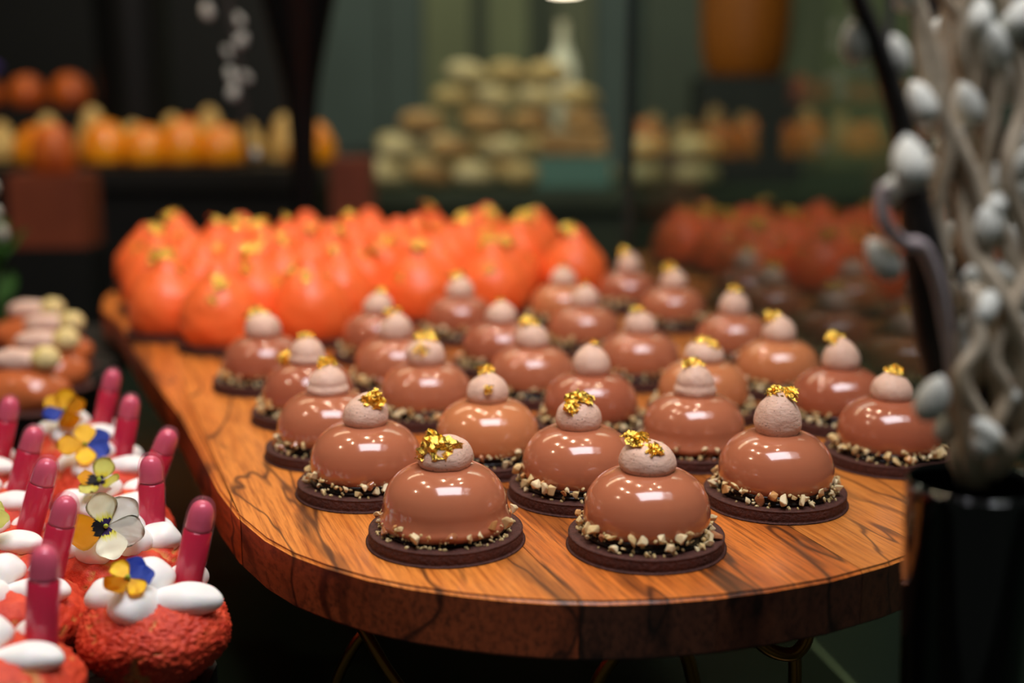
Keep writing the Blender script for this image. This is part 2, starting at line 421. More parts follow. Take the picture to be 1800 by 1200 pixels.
def crumbs_mesh(seed, arc=None):
    rnd = random.Random(seed); bm = bmesh.new()
    for _ in range(150):
        a = rnd.uniform(*arc) if arc else rnd.uniform(0, 2 * PI)
        dense = rnd.random() < 0.75
        r = rnd.uniform(0.0266, 0.0298) if dense else rnd.uniform(0.028, 0.0315)
        z = rnd.uniform(0.0065, 0.0125) if dense else 0.0062
        s = rnd.uniform(0.0004, 0.0013)
        M = Matrix.Translation((r * math.cos(a), r * math.sin(a), z)) @ Euler((rnd.random() * 6, rnd.random() * 6, 0)).to_matrix().to_4x4() @ Matrix.Diagonal((s, s * .8, s * .6, 1))
        bmesh.ops.create_icosphere(bm, subdivisions=1, radius=1.0, matrix=M)
    me = mesh_from_bm('nut_crumbs', bm, False); me.materials.append(M_nuts[0]); return me
crumb_meshes = [crumbs_mesh(i) for i in range(3)]
crumb_meshes.append(crumbs_mesh(9)); crumb_meshes[-1].materials.clear(); crumb_meshes[-1].materials.append(M_nuts[3])

Z0 = 0.0058
bis = smooth_profile([(0, 0), (0.033, 0), (0.0345, 0.0006), (0.0348, 0.0028), (0.0345, 0.0052), (0.0335, Z0), (0.02, Z0), (0, Z0)], 3)
biscuits = []
for s in range(3):
    me = mesh_from_bm('biscuit_base', lathe(bis, 72, 0.012, s, wfreq=1.5)); me.materials.append(M_biscuit); biscuits.append(me)
fill_me = mesh_from_bm('filling', lathe(smooth_profile([(0, 0), (0.0262, 0), (0.0268, 0.0025), (0.0258, 0.005), (0, 0.0052)], 3), 48, 0.03)); fill_me.materials.append(M_filling)
dome_prof = [(0, 0.0022), (0.0215, 0.0023), (0.0258, 0.0036), (0.0277, 0.0068), (0.0281, 0.0105), (0.0275, 0.0152), (0.0254, 0.0204), (0.0214, 0.0251), (0.0155, 0.0285), (0.008, 0.0302), (0, 0.0306)]
def dome_mesh(seed, mi, skirt=0.0):
    pr = list(dome_prof)
    if skirt:
        pr = [(0, 0.0018), (0.024, 0.0020), (0.0285, 0.0032), (0.0297, 0.0055), (0.0288, 0.0080), (0.0281, 0.0110)] + pr[5:]
    bm = lathe(smooth_profile(pr, 5), 72, 0.0)
    for v in bm.verts:                       # drips: lower rim waves
        a = math.atan2(v.co.y, v.co.x)
        if v.co.z < 0.012:
            k = (0.012 - v.co.z) / 0.012
            v.co.z += 0.0022 * k * noise.noise(Vector((math.cos(a) * 3 + seed * 5, math.sin(a) * 3, 0)))
            rr = 1 + 0.03 * k * noise.noise(Vector((math.cos(a) * 4 + seed * 3, math.sin(a) * 4, 2)))
            v.co.x *= rr; v.co.y *= rr
    me = mesh_from_bm('glazed_dome', bm); me.materials.append(M_glaze[mi]); return me
domes = {(s, mi, sk): dome_mesh(s, mi, sk) for s in range(2) for mi in range(3) for sk in (0, 1)}

def cream_mesh(kind, h, seed):
    if kind == 'peak':
        pr = [(0, 0), (0.0085, 0), (0.0106, 0.0016), (0.0114, 0.0045), (0.0108, 0.0082), (0.0088, 0.0118), (0.0055, 0.0148), (0.0024, 0.0168), (0, 0.0178)]
    elif kind == 'tier':
        pr = [(0, 0), (0.0090, 0), (0.0112, 0.0014), (0.0116, 0.0038), (0.0108, 0.0056), (0.0104, 0.0066), (0.0102, 0.0085), (0.0088, 0.0115), (0.0060, 0.0145), (0.0028, 0.0166), (0, 0.0176)]
    else:
        pr = [(0, 0), (0.0095, 0), (0.0118, 0.0016), (0.0124, 0.0042), (0.0116, 0.0076), (0.0095, 0.0106), (0.006, 0.0126), (0.0025, 0.0137), (0, 0.0142)]
    rnd = random.Random(seed)
    pr = [(r, z * h) for r, z in pr]
    bm = lathe(smooth_profile(pr, 4), 48, 0.05, seed, (rnd.uniform(-.0015, .0015), rnd.uniform(-.001, .001)))
    for v in bm.verts:
        d = noise.noise(v.co * 260 + Vector((seed, 0, 0))) * 0.00035
        v.co += v.co.normalized() * d
    me = mesh_from_bm('cream_peak', bm); me.materials.append(M_cream); return me

def leaf_mesh(seed, w=0.011, h=0.009, curl=0.35, crumple=0.0016):
    rnd = random.Random(seed); N = 11; bm = bmesh.new(); g = []
    off = Vector((rnd.uniform(0, 50), 0, 0))
    for i in range(N):
        row = []
        for j in range(N):
            u, v = i / (N - 1) - .5, j / (N - 1) - .5
            edge = 1 + 0.28 * noise.noise(Vector((u * 5, v * 5, 3)) + off) * (abs(u) + abs(v))
            x, y = u * w * edge, v * h * edge
            z = -curl * (x * x + y * y) / w * 4 + crumple * (noise.noise(Vector((u * 5, v * 5, 0)) + off) + .7 * noise.noise(Vector((u * 11, v * 9, 5)) + off))
            x += crumple * .8 * noise.noise(Vector((v * 8, u * 8, 9)) + off); y += crumple * .8 * noise.noise(Vector((v * 8, u * 8, 19)) + off)
            row.append(bm.verts.new((x, y, z)))
        g.append(row)
    for i in range(N - 1):
        for j in range(N - 1):
            c = (i + .5 - N / 2) ** 2 + (j + .5 - N / 2) ** 2
            if c > (N / 2) ** 2 * 1.15 and rnd.random() < .7: continue
            a, b, c2, d = g[i][j], g[i + 1][j], g[i + 1][j + 1], g[i][j + 1]
            if rnd.random() < .5: bm.faces.new((a, b, c2)); bm.faces.new((a, c2, d))
            else: bm.faces.new((a, b, d)); bm.faces.new((b, c2, d))
    loose = [v for v in bm.verts if not v.link_faces]
    bmesh.ops.delete(bm, geom=loose, context='VERTS')
    me = mesh_from_bm('gold_leaf', bm, False); me.materials.append(M_gold); return me

# ------------------------------------------------------------------ chocolate domes
# key: x, y, glaze, skirt, cream(kind,height), gold list (dx mm, dz mm from the tip, size, tilt), nut style, label
G = 'glazed chocolate dome cakes on the wooden board'
def L(s): return s
DOMES = [
 (-0.0300, 0.5235, 0, 1, ('low', 1.0), [(-3.0, -5.0, 1.3, 74)], 'crumbs', 'chocolate dome cake at the front left with a large crumpled gold sheet on its cream'),
 (0.0597, 0.5165, 0, 0, ('low', 1.0), [(-3.0, 1.0, 1.0, 20), (1.5, -2.0, .6, 30)], 'big', 'frontmost chocolate dome cake, near the centre of the board edge, chunky pale nuts'),
 (-0.0749, 0.5960, 0, 0, ('peak', 0.95), [(4.5, -3.0, .8, 65)], 'big', 'glossy dome cake left of the front two, gold leaf on the right of its cream'),
 (0.0331, 0.5865, 0, 0, ('peak', 0.95), [(0.0, 0.5, 1.0, 10), (-4, -4, .6, 50)], 'big', 'dome cake between and just behind the front two, gold leaf folded over its tip'),
 (0.1297, 0.5770, 0, 0, ('peak', 1.25), [(-1.0, .0, .7, 15), (3.0, -0.8, .75, 20)], 'big', 'front right dome cake standing alone with tall speckled cream and small gold flakes'),
 (-0.0133, 0.6400, 1, 0, ('peak', 0.95), [(0.5, -0.5, .7, 60), (0.2, -7.5, .35, 70)], 'sparse', 'pale caramel dome cake right behind the cake with the large gold sheet'),
 (-0.1005, 0.6540, 0, 0, ('tier', 0.95), [(0.5, 0.0, .75, 60)], 'glazed', 'dome cake at the left board edge with shiny caramel coated nuts'),
 (0.1005, 0.6540, 0, 1, ('tier', 1.05), [(-1.5, 0.8, .8, 20)], 'crumbs', 'dome cake behind and left of the front right one, fine crushed nuts around it'),
 (0.2061, 0.6450, 2, 0, ('peak', 0.9), [(1.0, 0.8, .7, 30)], 'big', 'rightmost dome cake on the board, partly hidden by the willow vase'),
 (0.1982, 0.7200, 2, 0, ('peak', 1.1), [(-3.5, 0.0, .85, 35)], 'big', 'large dark chocolate dome cake at the right edge, gold left of its cream'),
 (-0.0530, 0.7330, 0, 0, ('low', 1.15), [(0.5, 1.5, 1.1, 35), (-3.0, -6.0, .75, 60)], 'big', 'dome cake in the middle left with two gold pieces, one low on its cream'),
 (0.0468, 0.7060, 2, 0, ('peak', 1.05), [(1.2, 0.5, .35, 30)], 'sparse', 'dome cake in the middle with only a tiny gold speck beside its tip'),
 (-0.1258, 0.7350, 2, 0, ('tier', 1.0), [(-1.0, 0.3, .7, 30), (-11.0, -16.0, .9, 50)], 'big', 'dome cake at the left board edge with a fallen gold flake on its glaze'),
 (0.1190, 0.7400, 1, 0, ('low', .95), [(0.5, 0.5, .9, 20), (3.5, -2.0, .6, 50)], 'big', 'light caramel dome cake behind the finely crumbed one, gold lying flat across its cream'),
 (0.0130, 0.7850, 0, 0, ('peak', 1.0), [(-1.0, 1.0, .9, 15)], 'sparse', 'dome cake in the centre of the board with a dark gold cap'),
 (-0.0790, 0.8130, 0, 0, ('peak', 1.05), [(-2.0, -.5, .7, 30), (2, .5, .4, 60)], 'big', 'dome cake behind the two-piece gold one, second column from the left'),
 (-0.1700, 0.8200, 2, 0, ('low', 1.2), [(-3.0, -.5, 1.15, 35)], 'big', 'leftmost dome cake, farthest back along the left edge, next to the orange cakes'),
 (0.1794, 0.8050, 1, 0, ('peak', 1.0), [(-3.5, -1.0, .95, 40)], 'big', 'dome cake at the right edge with a slanting gold flake on the left'),
 (0.0888, 0.8330, 0, 0, ('peak', .95), [(-1.0, 0.8, .75, 15)], 'sparse', 'dome cake right of centre with gold flat on the tip, front of the caramel one'),
 (-0.0080, 0.8700, 2, 0, ('peak', .95), [(-1.0, .0, .4, 40)], 'sparse', 'small looking dome cake left of the back centre with a faint gold dot'),
 (-0.1012, 0.9110, 2, 0, ('peak', .95), [(0.5, 0.0, .7, 50)], 'sparse', 'dome cake at the back left, touching the orange cakes, between two nearer domes'),
 (0.1671, 0.9050, 0, 0, ('peak', 1.1), [(0.0, 1.2, .7, 15)], 'big', 'dome cake at the right edge against the glass with an upright gold crumb'),
 (0.0565, 0.9400, 0, 0, ('peak', 1.0), [(0.0, 0.0, .4, 60)], 'sparse', 'dome cake at the back centre whose cream has almost no gold'),
 (-0.0427, 0.9857, 2, 0, ('peak', 1.0), [(0.0, -1.0, 1.0, 60)], 'sparse', 'dome cake at the back with bright gold on the face of its cream'),
 (0.1380, 1.0350, 0, 0, ('peak', .95), [(-1.0, 0.0, 1.0, 50)], 'sparse', 'second farthest dome cake on the right, gold leaf curled over its tip'),
 (0.0444, 1.0500, 1, 0, ('peak', .95), [(1.0, 0.0, .4, 40)], 'sparse', 'caramel dome cake at the back, tight against the orange cakes'),
 (0.1080, 1.1250, 2, 0, ('peak', 1.1), [(-2.0, 0.0, .9, 45)], 'sparse', 'farthest dome cake of all, at the back right corner by the glass'),
]
# nudge apart any two biscuits that would overlap
pos = [Vector((d[0], d[1])) for d in DOMES]
for _ in range(60):
    for i in range(len(pos)):
        for j in range(i + 1, len(pos)):
            d = pos[j] - pos[i]
            if d.length < 0.0708:
                s = d.normalized() * (0.0708 - d.length) * .5
                pos[i] -= s; pos[j] += s
rnd = random.Random(77)
for i, (x, y, mi, sk, (ck, chh), gold, style, label) in enumerate(DOMES):
    t = thing('dome_cake', label, 'cake', (pos[i].x, pos[i].y, 0.0003), 0, G)
    link('biscuit_base', biscuits[i % 3], None, t, (0, 0, 0), (0, 0, rnd.random() * 6))
    link('filling', fill_me, None, t, (0, 0, Z0 - 0.0002))
    dz = Z0 - 0.0006
    link('glazed_dome', domes[(i % 2, mi, sk)], None, t, (0, 0, dz), (0, 0, rnd.random() * 6))
    cz = dz + 0.0290
    link('cream_peak', cream_mesh(ck, chh, i), None, t, (0, 0, cz))
    tip = cz + {'peak': .0178, 'tier': .0176, 'low': .0142}[ck] * chh
    for gi, (dx, dzz, s, tilt) in enumerate(gold):
        hh = (tip - cz)
        depth = 0.0
        if dzz < -1: depth = -0.0145 * (1 - (1 + dzz / 1000 / hh) ** 2) ** .5 if hh > -dzz / 1000 else -0.012
        if dzz < -12: depth = -0.012
        if abs(dx) > 1 and depth < 0: depth *= max(0.25, 1 - (dx / 11) ** 2)
        lf = link('gold_leaf', leaf_mesh(i * 7 + gi, 0.0140 * s, 0.0120 * s, 0.22, 0.0024 * s ** .5), None, t,
                  (dx / 1000, depth - 0.0006, tip + dzz / 1000 + 0.0006), (math.radians(tilt), math.radians(-dx * 6), rnd.uniform(-.5, .5)))
    if sk or style == 'crumbs':
        c = link('nut_crumbs', crumb_meshes[3 if i % 2 else 0], None, t); c['kind'] = 'stuff'
        c = link('nut_crumbs', crumb_meshes[1], None, t); c['kind'] = 'stuff'
        n = 26
    else:
        c = link('nut_crumbs', crumb_meshes[2], None, t); c['kind'] = 'stuff'
        n = {'big': 50, 'glazed': 46, 'sparse': 34}[style]
    for k in range(n):
        a = 2 * PI * (k + rnd.uniform(-.4, .4)) / n
        big = rnd.random() < (.55 if style != 'crumbs' else .2)
        s = rnd.uniform(.0024, .0040) if big else rnd.uniform(.0014, .0022)
        wts = [5, 7, 2, 1] if style != 'glazed' else [2, 2, 4, 5]
        mi2 = rnd.choices([0, 1, 2, 3], wts)[0]
        me = rnd.choice([m for q, m in nut_meshes if q == mi2])
        r = 0.0296 + rnd.uniform(-.0010, .0014) + (0.0006 if sk else 0)
        z = Z0 + s * .55 + rnd.choice([0, .0004, .0020, .0034, .0046]) + max(0, .0300 - r) + (.001 if style == 'crumbs' else 0)
        link('nut_piece', me, None, t, (r * math.cos(a), r * math.sin(a), z), (rnd.random() * 6, rnd.random() * 6, rnd.random() * 6), (s * rnd.uniform(.8, 1.1), s * rnd.uniform(.8, 1.3), s))

# ------------------------------------------------------------------ orange peaked cakes
oprof = smooth_profile([(0, 0.0), (0.026, 0.0), (0.0300, 0.003), (0.0325, 0.010), (0.0330, 0.018), (0.0318, 0.027), (0.0280, 0.036), (0.0225, 0.044), (0.0165, 0.0505), (0.0120, 0.0555), (0.0085, 0.0600), (0.0045, 0.0640), (0, 0.0652)], 4)
omeshes = []
for s in range(4):
    bm = lathe(oprof, 56, 0.04, s + 30, ((-1) ** s * 0.0015, 0.001))
    for v in bm.verts:
        v.co += v.co.normalized() * noise.noise(v.co * 110 + Vector((s * 9, 0, 0))) * 0.0008
    me = mesh_from_bm('velvet_body', bm); me.materials.append(M_orange); omeshes.append(me)
ob_base = mesh_from_bm('biscuit_base', lathe(smooth_profile([(0, 0), (0.033, 0), (0.0342, .001), (0.0342, .004), (0.033, .005), (0, .005)], 3), 56)); ob_base.materials.append(M_biscuit)
oleafs = [leaf_mesh(300 + i, 0.021, 0.016, 0.22, 0.0032) for i in range(5)]
ords = ['first', 'second', 'third', 'fourth', 'fifth', 'sixth', 'seventh']
rows = []
u = Vector((0.94, 0.34)); v = Vector((-0.34, 0.94))
for r in range(7):
    st0 = Vector((-0.2290, 0.950)) + v * (0.0658 * r) - u * (0.035 if r % 2 else 0)
    if r == 6: st0 += Vector((0.0, 0.0))
    row = []
    for k in range(7):
        p = st0 + u * (0.0712 * k)
        lim_r = 0.112 - 0.17 * (p.y - 1.1)
        if p.x > lim_r - 0.02: continue
        if any((p - Vector((q.x, q.y))).length < 0.0712 for q in pos): continue
        if p.y > 1.480: continue
        row.append(p)
    rows.append(row)
rowname = ['front row', 'second row', 'third row', 'middle row', 'fifth row', 'sixth row', 'back row']
ro = random.Random(9)
for r, row in enumerate(rows):
    for k, p in enumerate(row):
        t = thing('orange_cake', 'bright orange peaked velvet cake, %s from the left in the %s of orange cakes' % (ords[k], rowname[r]), 'cake', (p.x, p.y, 0.0003), 0, 'orange velvet cakes at the back of the board')
        link('biscuit_base', ob_base, None, t)
        link('velvet_body', omeshes[(r * 3 + k) % 4], None, t, (0, 0, 0.0045), (0, 0, ro.random() * 6), (1, 1, ro.uniform(.95, 1.03)))
        for q in range(ro.choice([2, 2, 3])):
            hz = ro.uniform(0.050, 0.068) if q == 0 else ro.uniform(.040, .055)
            a = ro.uniform(-PI * .95, -PI * .05)
            rr = {True: 0.0055, False: 0.0170}[hz > 0.060] if hz > .050 else 0.0255
            sc = ro.uniform(.75, 1.15) if q == 0 else ro.uniform(.4, .8)
            link('gold_leaf', oleafs[ro.randrange(5)], None, t, (rr * math.cos(a), rr * math.sin(a), hz + 0.002), (math.radians(50 * -math.sin(a)), math.radians(50 * math.cos(a)), ro.random()), (sc, sc, sc))

# ------------------------------------------------------------------ raspberry puffs on the slate tray
tray = thing('slate_tray', 'black slate tray at the left holding the raspberry puffs', 'tray', (0, 0, -0.0490))
tpoly = [(-0.42, 0.36), (-0.165, 0.36), (-0.128, 0.45), (-0.130, 0.50), (-0.262, 0.80), (-0.50, 0.80)]
link('slab', mesh_from_bm('slab', prism_bm(tpoly, -0.012, 0.0), False), M_black, tray)
link('riser', mesh_from_bm('riser', box_bm(-0.40, -0.26, 0.5, 0.72, -0.1505, -0.0122, 0.003), False), M_black, tray)

def puff_mat():
    m, n, l, p = new_mat('craquelin_red')
    at_ = n.new('ShaderNodeAttribute'); at_.attribute_name = 'crack'
    tc = n.new('ShaderNodeTexCoord'); ns = n.new('ShaderNodeTexNoise'); ns.inputs['Scale'].default_value = 160; ns.inputs['Detail'].default_value = 4
    l.new(tc.outputs['Object'], ns.inputs['Vector'])
    r = n.new('ShaderNodeValToRGB'); r.color_ramp.elements[0].position = .35; r.color_ramp.elements[1].position = .65
    r.color_ramp.elements[0].color = lin((196, 50, 24)); r.color_ramp.elements[1].color = lin((224, 76, 40))
    l.new(ns.outputs['Fac'], r.inputs['Fac'])
    mx = n.new('ShaderNodeMixRGB'); mx.inputs['Color2'].default_value = lin((214, 140, 72))
    l.new(at_.outputs['Fac'], mx.inputs['Fac']); l.new(r.outputs['Color'], mx.inputs['Color1']); l.new(mx.outputs[0], p.inputs['Base Color'])
    n2 = n.new('ShaderNodeTexNoise'); n2.inputs['Scale'].default_value = 1300; n2.inputs['Detail'].default_value = 3
    l.new(tc.outputs['Object'], n2.inputs['Vector'])
    b = n.new('ShaderNodeBump'); b.inputs['Strength'].default_value = .5; b.inputs['Distance'].default_value = .0006
    l.new(n2.outputs['Fac'], b.inputs['Height']); l.new(b.outputs['Normal'], p.inputs['Normal'])
    p.inputs['Roughness'].default_value = .6
    p.inputs['Subsurface Weight'].default_value = .1; p.inputs['Subsurface Scale'].default_value = .002
    return m
M_puff = puff_mat()
def puff_mesh(seed, sub=6):
    bm = bmesh.new(); bmesh.ops.create_icosphere(bm, subdivisions=sub, radius=1.0)
    o = Vector((seed * 13.7, seed * 3.1, 0)); crack = []
    for vtx in bm.verts:
        d = vtx.co.normalized()
        sx = 0.0305; sz = 0.0180 if d.z > 0 else 0.0220
        lump = 1 + 0.07 * noise.noise(d * 1.6 + o)
        base = Vector((d.x * sx, d.y * sx, d.z * sz)) * lump
        ds, _ = noise.voronoi(d * 14 + o)
        c = min(1, (ds[1] - ds[0]) * 2.0)
        ds2, _ = noise.voronoi(d * 29 + o)
        c2 = min(1, (ds2[1] - ds2[0]) * 2.0)
        rn = 1 - abs(noise.noise(Vector((d.x * 1.5, d.y * 1.5, d.z * 1.5 + 5)) + o + Vector((0, 0, noise.noise(d * 5 + o) * .6)))) * 22
        mask = noise.noise(d * 2.3 + o * 2) 
        cr = max(0.0, rn) if mask > 0.02 else 0.0
        crack.append(min(1.0, cr * 1.6))
        h = 0.0017 * c ** .6 + 0.0007 * c2 - 0.0016 * min(1, cr * 1.5) * (1)
        vtx.co = base + d * h * (1 - .5 * min(1, cr))
    me = bpy.data.meshes.new('craquelin_shell'); bm.to_mesh(me); bm.free()
    a = me.attributes.new('crack', 'FLOAT', 'POINT'); a.data.foreach_set('value', crack)
    me.polygons.foreach_set('use_smooth', [True] * len(me.polygons))
    me.materials.append(M_puff); return me
puffs_m = [puff_mesh(1), puff_mesh(2, 5), puff_mesh(3, 5)]

def blob_mesh(name, sx, sy, sz, seed, tail=0.0):
    bm = bmesh.new(); bmesh.ops.create_icosphere(bm, subdivisions=4, radius=1.0)
    for vtx in bm.verts:
        d = vtx.co.copy()
        k = 1 + 0.10 * noise.noise(d * 1.3 + Vector((seed * 5, 0, 0)))
        x = d.x * sx * (1 + (tail if d.x < 0 else 0)); tp = 1 - .35 * max(0, -d.x) * (1 if tail else 0)
        vtx.co = Vector((x, d.y * sy * tp, d.z * sz * tp * (1 if d.z > 0 else .8))) * k
    me = mesh_from_bm(name, bm); me.materials.append(M_white); return me
dol = [blob_mesh('cream_dollop', 0.0105, 0.0090, 0.0085, 1, .3), blob_mesh('cream_dollop', 0.0112, 0.0105, 0.0098, 2), blob_mesh('cream_dollop', 0.0160, 0.0082, 0.0080, 3, .3), blob_mesh('cream_dollop', 0.0100, 0.0088, 0.0085, 4)]

def pip_barrel_mat():
    m, n, l, p = new_mat('pipette_plastic')
    p.inputs['Base Color'].default_value = lin((236, 150, 170))
    p.inputs['Roughness'].default_value = 0.12
    p.inputs['Coat Weight'].default_value = 1.0
    p.inputs['Coat Roughness'].default_value = 0.06
    tr = n.new('ShaderNodeBsdfTransparent'); tr.inputs['Color'].default_value = (1, .86, .9, 1)
    mx = n.new('ShaderNodeMixShader'); mx.inputs[0].default_value = 0.11
    l.new(tr.outputs[0], mx.inputs[1]); l.new(p.outputs[0], mx.inputs[2]); l.new(mx.outputs[0], n['Material Output'].inputs['Surface'])
    return m
M_plastic = pip_barrel_mat()
M_smear = mat('coulis_film', (214, 98, 122), 0.3, sss=.2, coat=.8)
bar_me = mesh_from_bm('barrel', lathe(smooth_profile([(0, 0), (0.0045, 0.0002), (0.0062, 0.002), (0.0065, 0.006), (0.0065, 0.020), (0.0065, 0.034), (0.0063, 0.041), (0.0054, 0.0455), (0.0032, 0.0485), (0, 0.0495)], 4), 40)); bar_me.materials.append(M_plastic)
def liq(h):
    me = mesh_from_bm('liquid', lathe([(0, 0.001), (0.0042, 0.0011), (0.0056, 0.003), (0.0060, 0.006), (0.0060, h * .5), (0.0060, h - .0008), (0.0052, h), (0, h)], 40)); me.materials.append(M_liquid); return me
film_me = mesh_from_bm('coulis_film', lathe(smooth_profile([(0, 0.0345), (0.0052, 0.0345), (0.0056, 0.037), (0.0054, 0.041), (0.0044, 0.0447), (0.0024, 0.0468), (0, 0.0474)], 3), 32, 0.05)); film_me.materials.append(M_smear)
liqs = [liq(.0343), liq(.0340), liq(.0345)]

# pansies
def petal_mat(name, base, eye=None, edge=None, eye_r=0.0045, lines=False):
    """colour by distance from the flower centre in the petal's own space (petal extends along +Y)"""
    m, n, l, p = new_mat(name)
    p.inputs['Roughness'].default_value = .6; p.inputs['Subsurface Weight'].default_value = .1; p.inputs['Subsurface Scale'].default_value = .001
    tc = n.new('ShaderNodeTexCoord'); ln = n.new('ShaderNodeVectorMath'); ln.operation = 'LENGTH'
    ns = n.new('ShaderNodeTexNoise'); mp = n.new('ShaderNodeMapping'); mp.inputs['Scale'].default_value = (900, 160, 160)
    l.new(tc.outputs['Object'], mp.inputs[0]); l.new(mp.outputs[0], ns.inputs['Vector']); ns.inputs['Scale'].default_value = 1.0
    l.new(tc.outputs['Object'], ln.inputs[0])
    ad = n.new('ShaderNodeMath'); ad.operation = 'MULTIPLY_ADD'; ad.inputs[1].default_value = 0.006
    l.new(ns.outputs['Fac'], ad.inputs[0]); l.new(ln.outputs['Value'], ad.inputs[2])
    dv = n.new('ShaderNodeMath'); dv.operation = 'DIVIDE'; dv.inputs[1].default_value = 0.016
    l.new(ad.outputs[0], dv.inputs[0])
    r = n.new('ShaderNodeValToRGB'); l.new(dv.outputs[0], r.inputs['Fac']); e = r.color_ramp.elements
    b = lin(base)
    if eye:
        k = (eye_r + .003) / .016
        e[0].position = 0.0; e[0].color = lin(eye[0]); e[1].position = k; e[1].color = lin(eye[0])
        x = e.new(k + .03); x.color = lin(eye[1])
        x = e.new(min(.9, k + .22)); x.color = b
    else:
        e[0].color = b; e[1].color = b
    if edge:
        x = e.new(0.88); x.color = lin(edge)
        e[len(e) - 1].color = lin(edge)
    l.new(r.outputs['Color'], p.inputs['Base Color'])
    return m
YEL, BLU, WHT = (246, 196, 8), (40, 74, 190), (240, 242, 214)
PMt = {'yellow': petal_mat('petal_yellow', YEL, ((70, 30, 4), (240, 180, 0)), eye_r=0.0008), 'blue': petal_mat('petal_blue', BLU),
       'yellow_dark': petal_mat('petal_yellow_dark', (246, 190, 6), ((14, 6, 16), (246, 186, 4)), eye_r=0.0058),
       'white': petal_mat('petal_white', WHT, ((44, 14, 90), (232, 232, 60)), eye_r=0.0036), 'plain_white': petal_mat('petal_plain_white', (236, 238, 228)),
       'lemon': petal_mat('petal_lemon', (232, 234, 130), ((30, 12, 60), (236, 226, 40)), eye_r=0.003)}
def petal_mesh(L_, W_, curl, seed):
    bm = bmesh.new(); N, K = 9, 9; g = []
    for i in range(N):
        t = i / (N - 1); row = []
        wdt = W_ * (math.sin(PI * min(1, t * .82 + .07)) ** .75) * (.25 + .9 * t ** .7)
        for j in range(K):
            s = j / (K - 1) * 2 - 1
            y = t * L_ * (1 - .14 * s * s * t); x = s * wdt * .5
            z = curl * t * t * L_ + 0.0007 * noise.noise(Vector((x * 300, y * 300, seed))) * 2 * t + .12 * abs(s) ** 2 * wdt * .3
            row.append(bm.verts.new((x, y, z)))
        g.append(row)
    for i in range(N - 1):
        for j in range(K - 1): bm.faces.new((g[i][j], g[i + 1][j], g[i + 1][j + 1], g[i][j + 1]))
    bmesh.ops.solidify(bm, geom=list(bm.faces), thickness=0.00015)
    return mesh_from_bm('petal', bm)
def pansy(loc, pitch, yaw, spin, label, cols, size=1.0, curls=(0.1,) * 5):
    loc = (loc[0], loc[1] - .001, loc[2] + .003)
    t = thing('pansy_flower', label, 'flower', loc, 0, 'edible pansies on the raspberry puffs'); t.rotation_euler = (Matrix.Rotation(math.radians(yaw), 3, 'Z') @ Matrix.Rotation(math.radians(pitch), 3, 'X') @ Matrix.Rotation(math.radians(spin), 3, 'Z')).to_euler()
    # petal directions: two upper, two side, one lower
    for k, (a, L_, W_) in enumerate([(28, .0125, .0125), (-28, .0125, .0125), (88, .0115, .0115), (-88, .0115, .0115), (180, .0125, .0140)]):
        pm = petal_mesh(L_ * size, W_ * size, curls[k], k); pm.materials.append(PMt[cols[k]])
        link('petal', pm, None, t, (0, 0, 0.0008 * [0, .6, 1.2, 1.6, 2.2][k]), (0, 0, math.radians(a)))
    c = lathe(smooth_profile([(0, 0), (.0009, .0003), (.0011, .0014), (.0006, .0024), (0, .0028)], 3), 12)
    me = mesh_from_bm('flower_centre', c); link('flower_centre', me, mat('pansy_centre', (170, 190, 60), .6), t, (0, 0, .0014))
    return t

PZ = -0.0490
P = [  # x, y, mesh, rz, pipette dx, dy, lean(deg right), length offset, label words
 (-0.1435, 0.487, 0, 2.3, .0100, .0100, 13, 0, 'front right'),
 (-0.1760, 0.5515, 1, 1.0, .0115, .0080, 1, 1, 'second'),
 (-0.2010, 0.6100, 2, 2.0, .0130, .0080, 22, 2, 'third'),
 (-0.2260, 0.6740, 1, 3.0, .0060, .0080, 12, 0, 'fourth'),
 (-0.2640, 0.7430, 2, 4.0, .0100, .0080, 14, 1, 'fifth'),
 (-0.1880, 0.4330, 1, 5.0, .0140, .0080, 5, 1, 'left front'),
 (-0.2080, 0.4960, 2, 0.5, .0120, .0080, 15, 0, 'left second'),
 (-0.2400, 0.5540, 1, 1.7, .0120, .0080, 18, 2, 'left third'),
 (-0.2660, 0.6110, 2, 2.7, .0100, .0080, 18, 0, 'left fourth'),
 (-0.3010, 0.6720, 1, 3.7, .0100, .0080, 15, 1, 'left fifth')]
plabels = ['red crackled cream puff nearest the board, whole and in front of its tray',
           'red cream puff topped by the white and purple pansy', 'red cream puff under the folded pale yellow pansy',
           'red cream puff under the wide yellow and blue pansy', 'farthest red cream puff in the right hand line, with a small yellow pansy',
           'red cream puff in the bottom left corner of the photo', 'red cream puff at the left edge, beside the nearest pipette but one',
           'red cream puff third in the left hand line, mostly cut by the photo edge', 'red cream puff fourth in the left hand line, seen only by its pipette', 'red cream puff farthest back in the left hand line']
pipl = ['raspberry pipette leaning right in the nearest red puff', 'nearly upright raspberry pipette behind the white and purple pansy',
        'short looking raspberry pipette leaning far right beside the board edge', 'raspberry pipette rising behind the yellow and blue pansy', 'farthest raspberry pipette in the right hand line, before the brown eclairs',
        'lowest raspberry pipette at the left edge of the photo', 'raspberry pipette left of the white pansy, leaning right', 'raspberry pipette third from the front in the left hand line',
        'raspberry pipette fourth from the front in the left hand line', 'raspberry pipette half cut off by the left edge of the photo']
P = [(q[0] - .009,) + q[1:] for q in P]
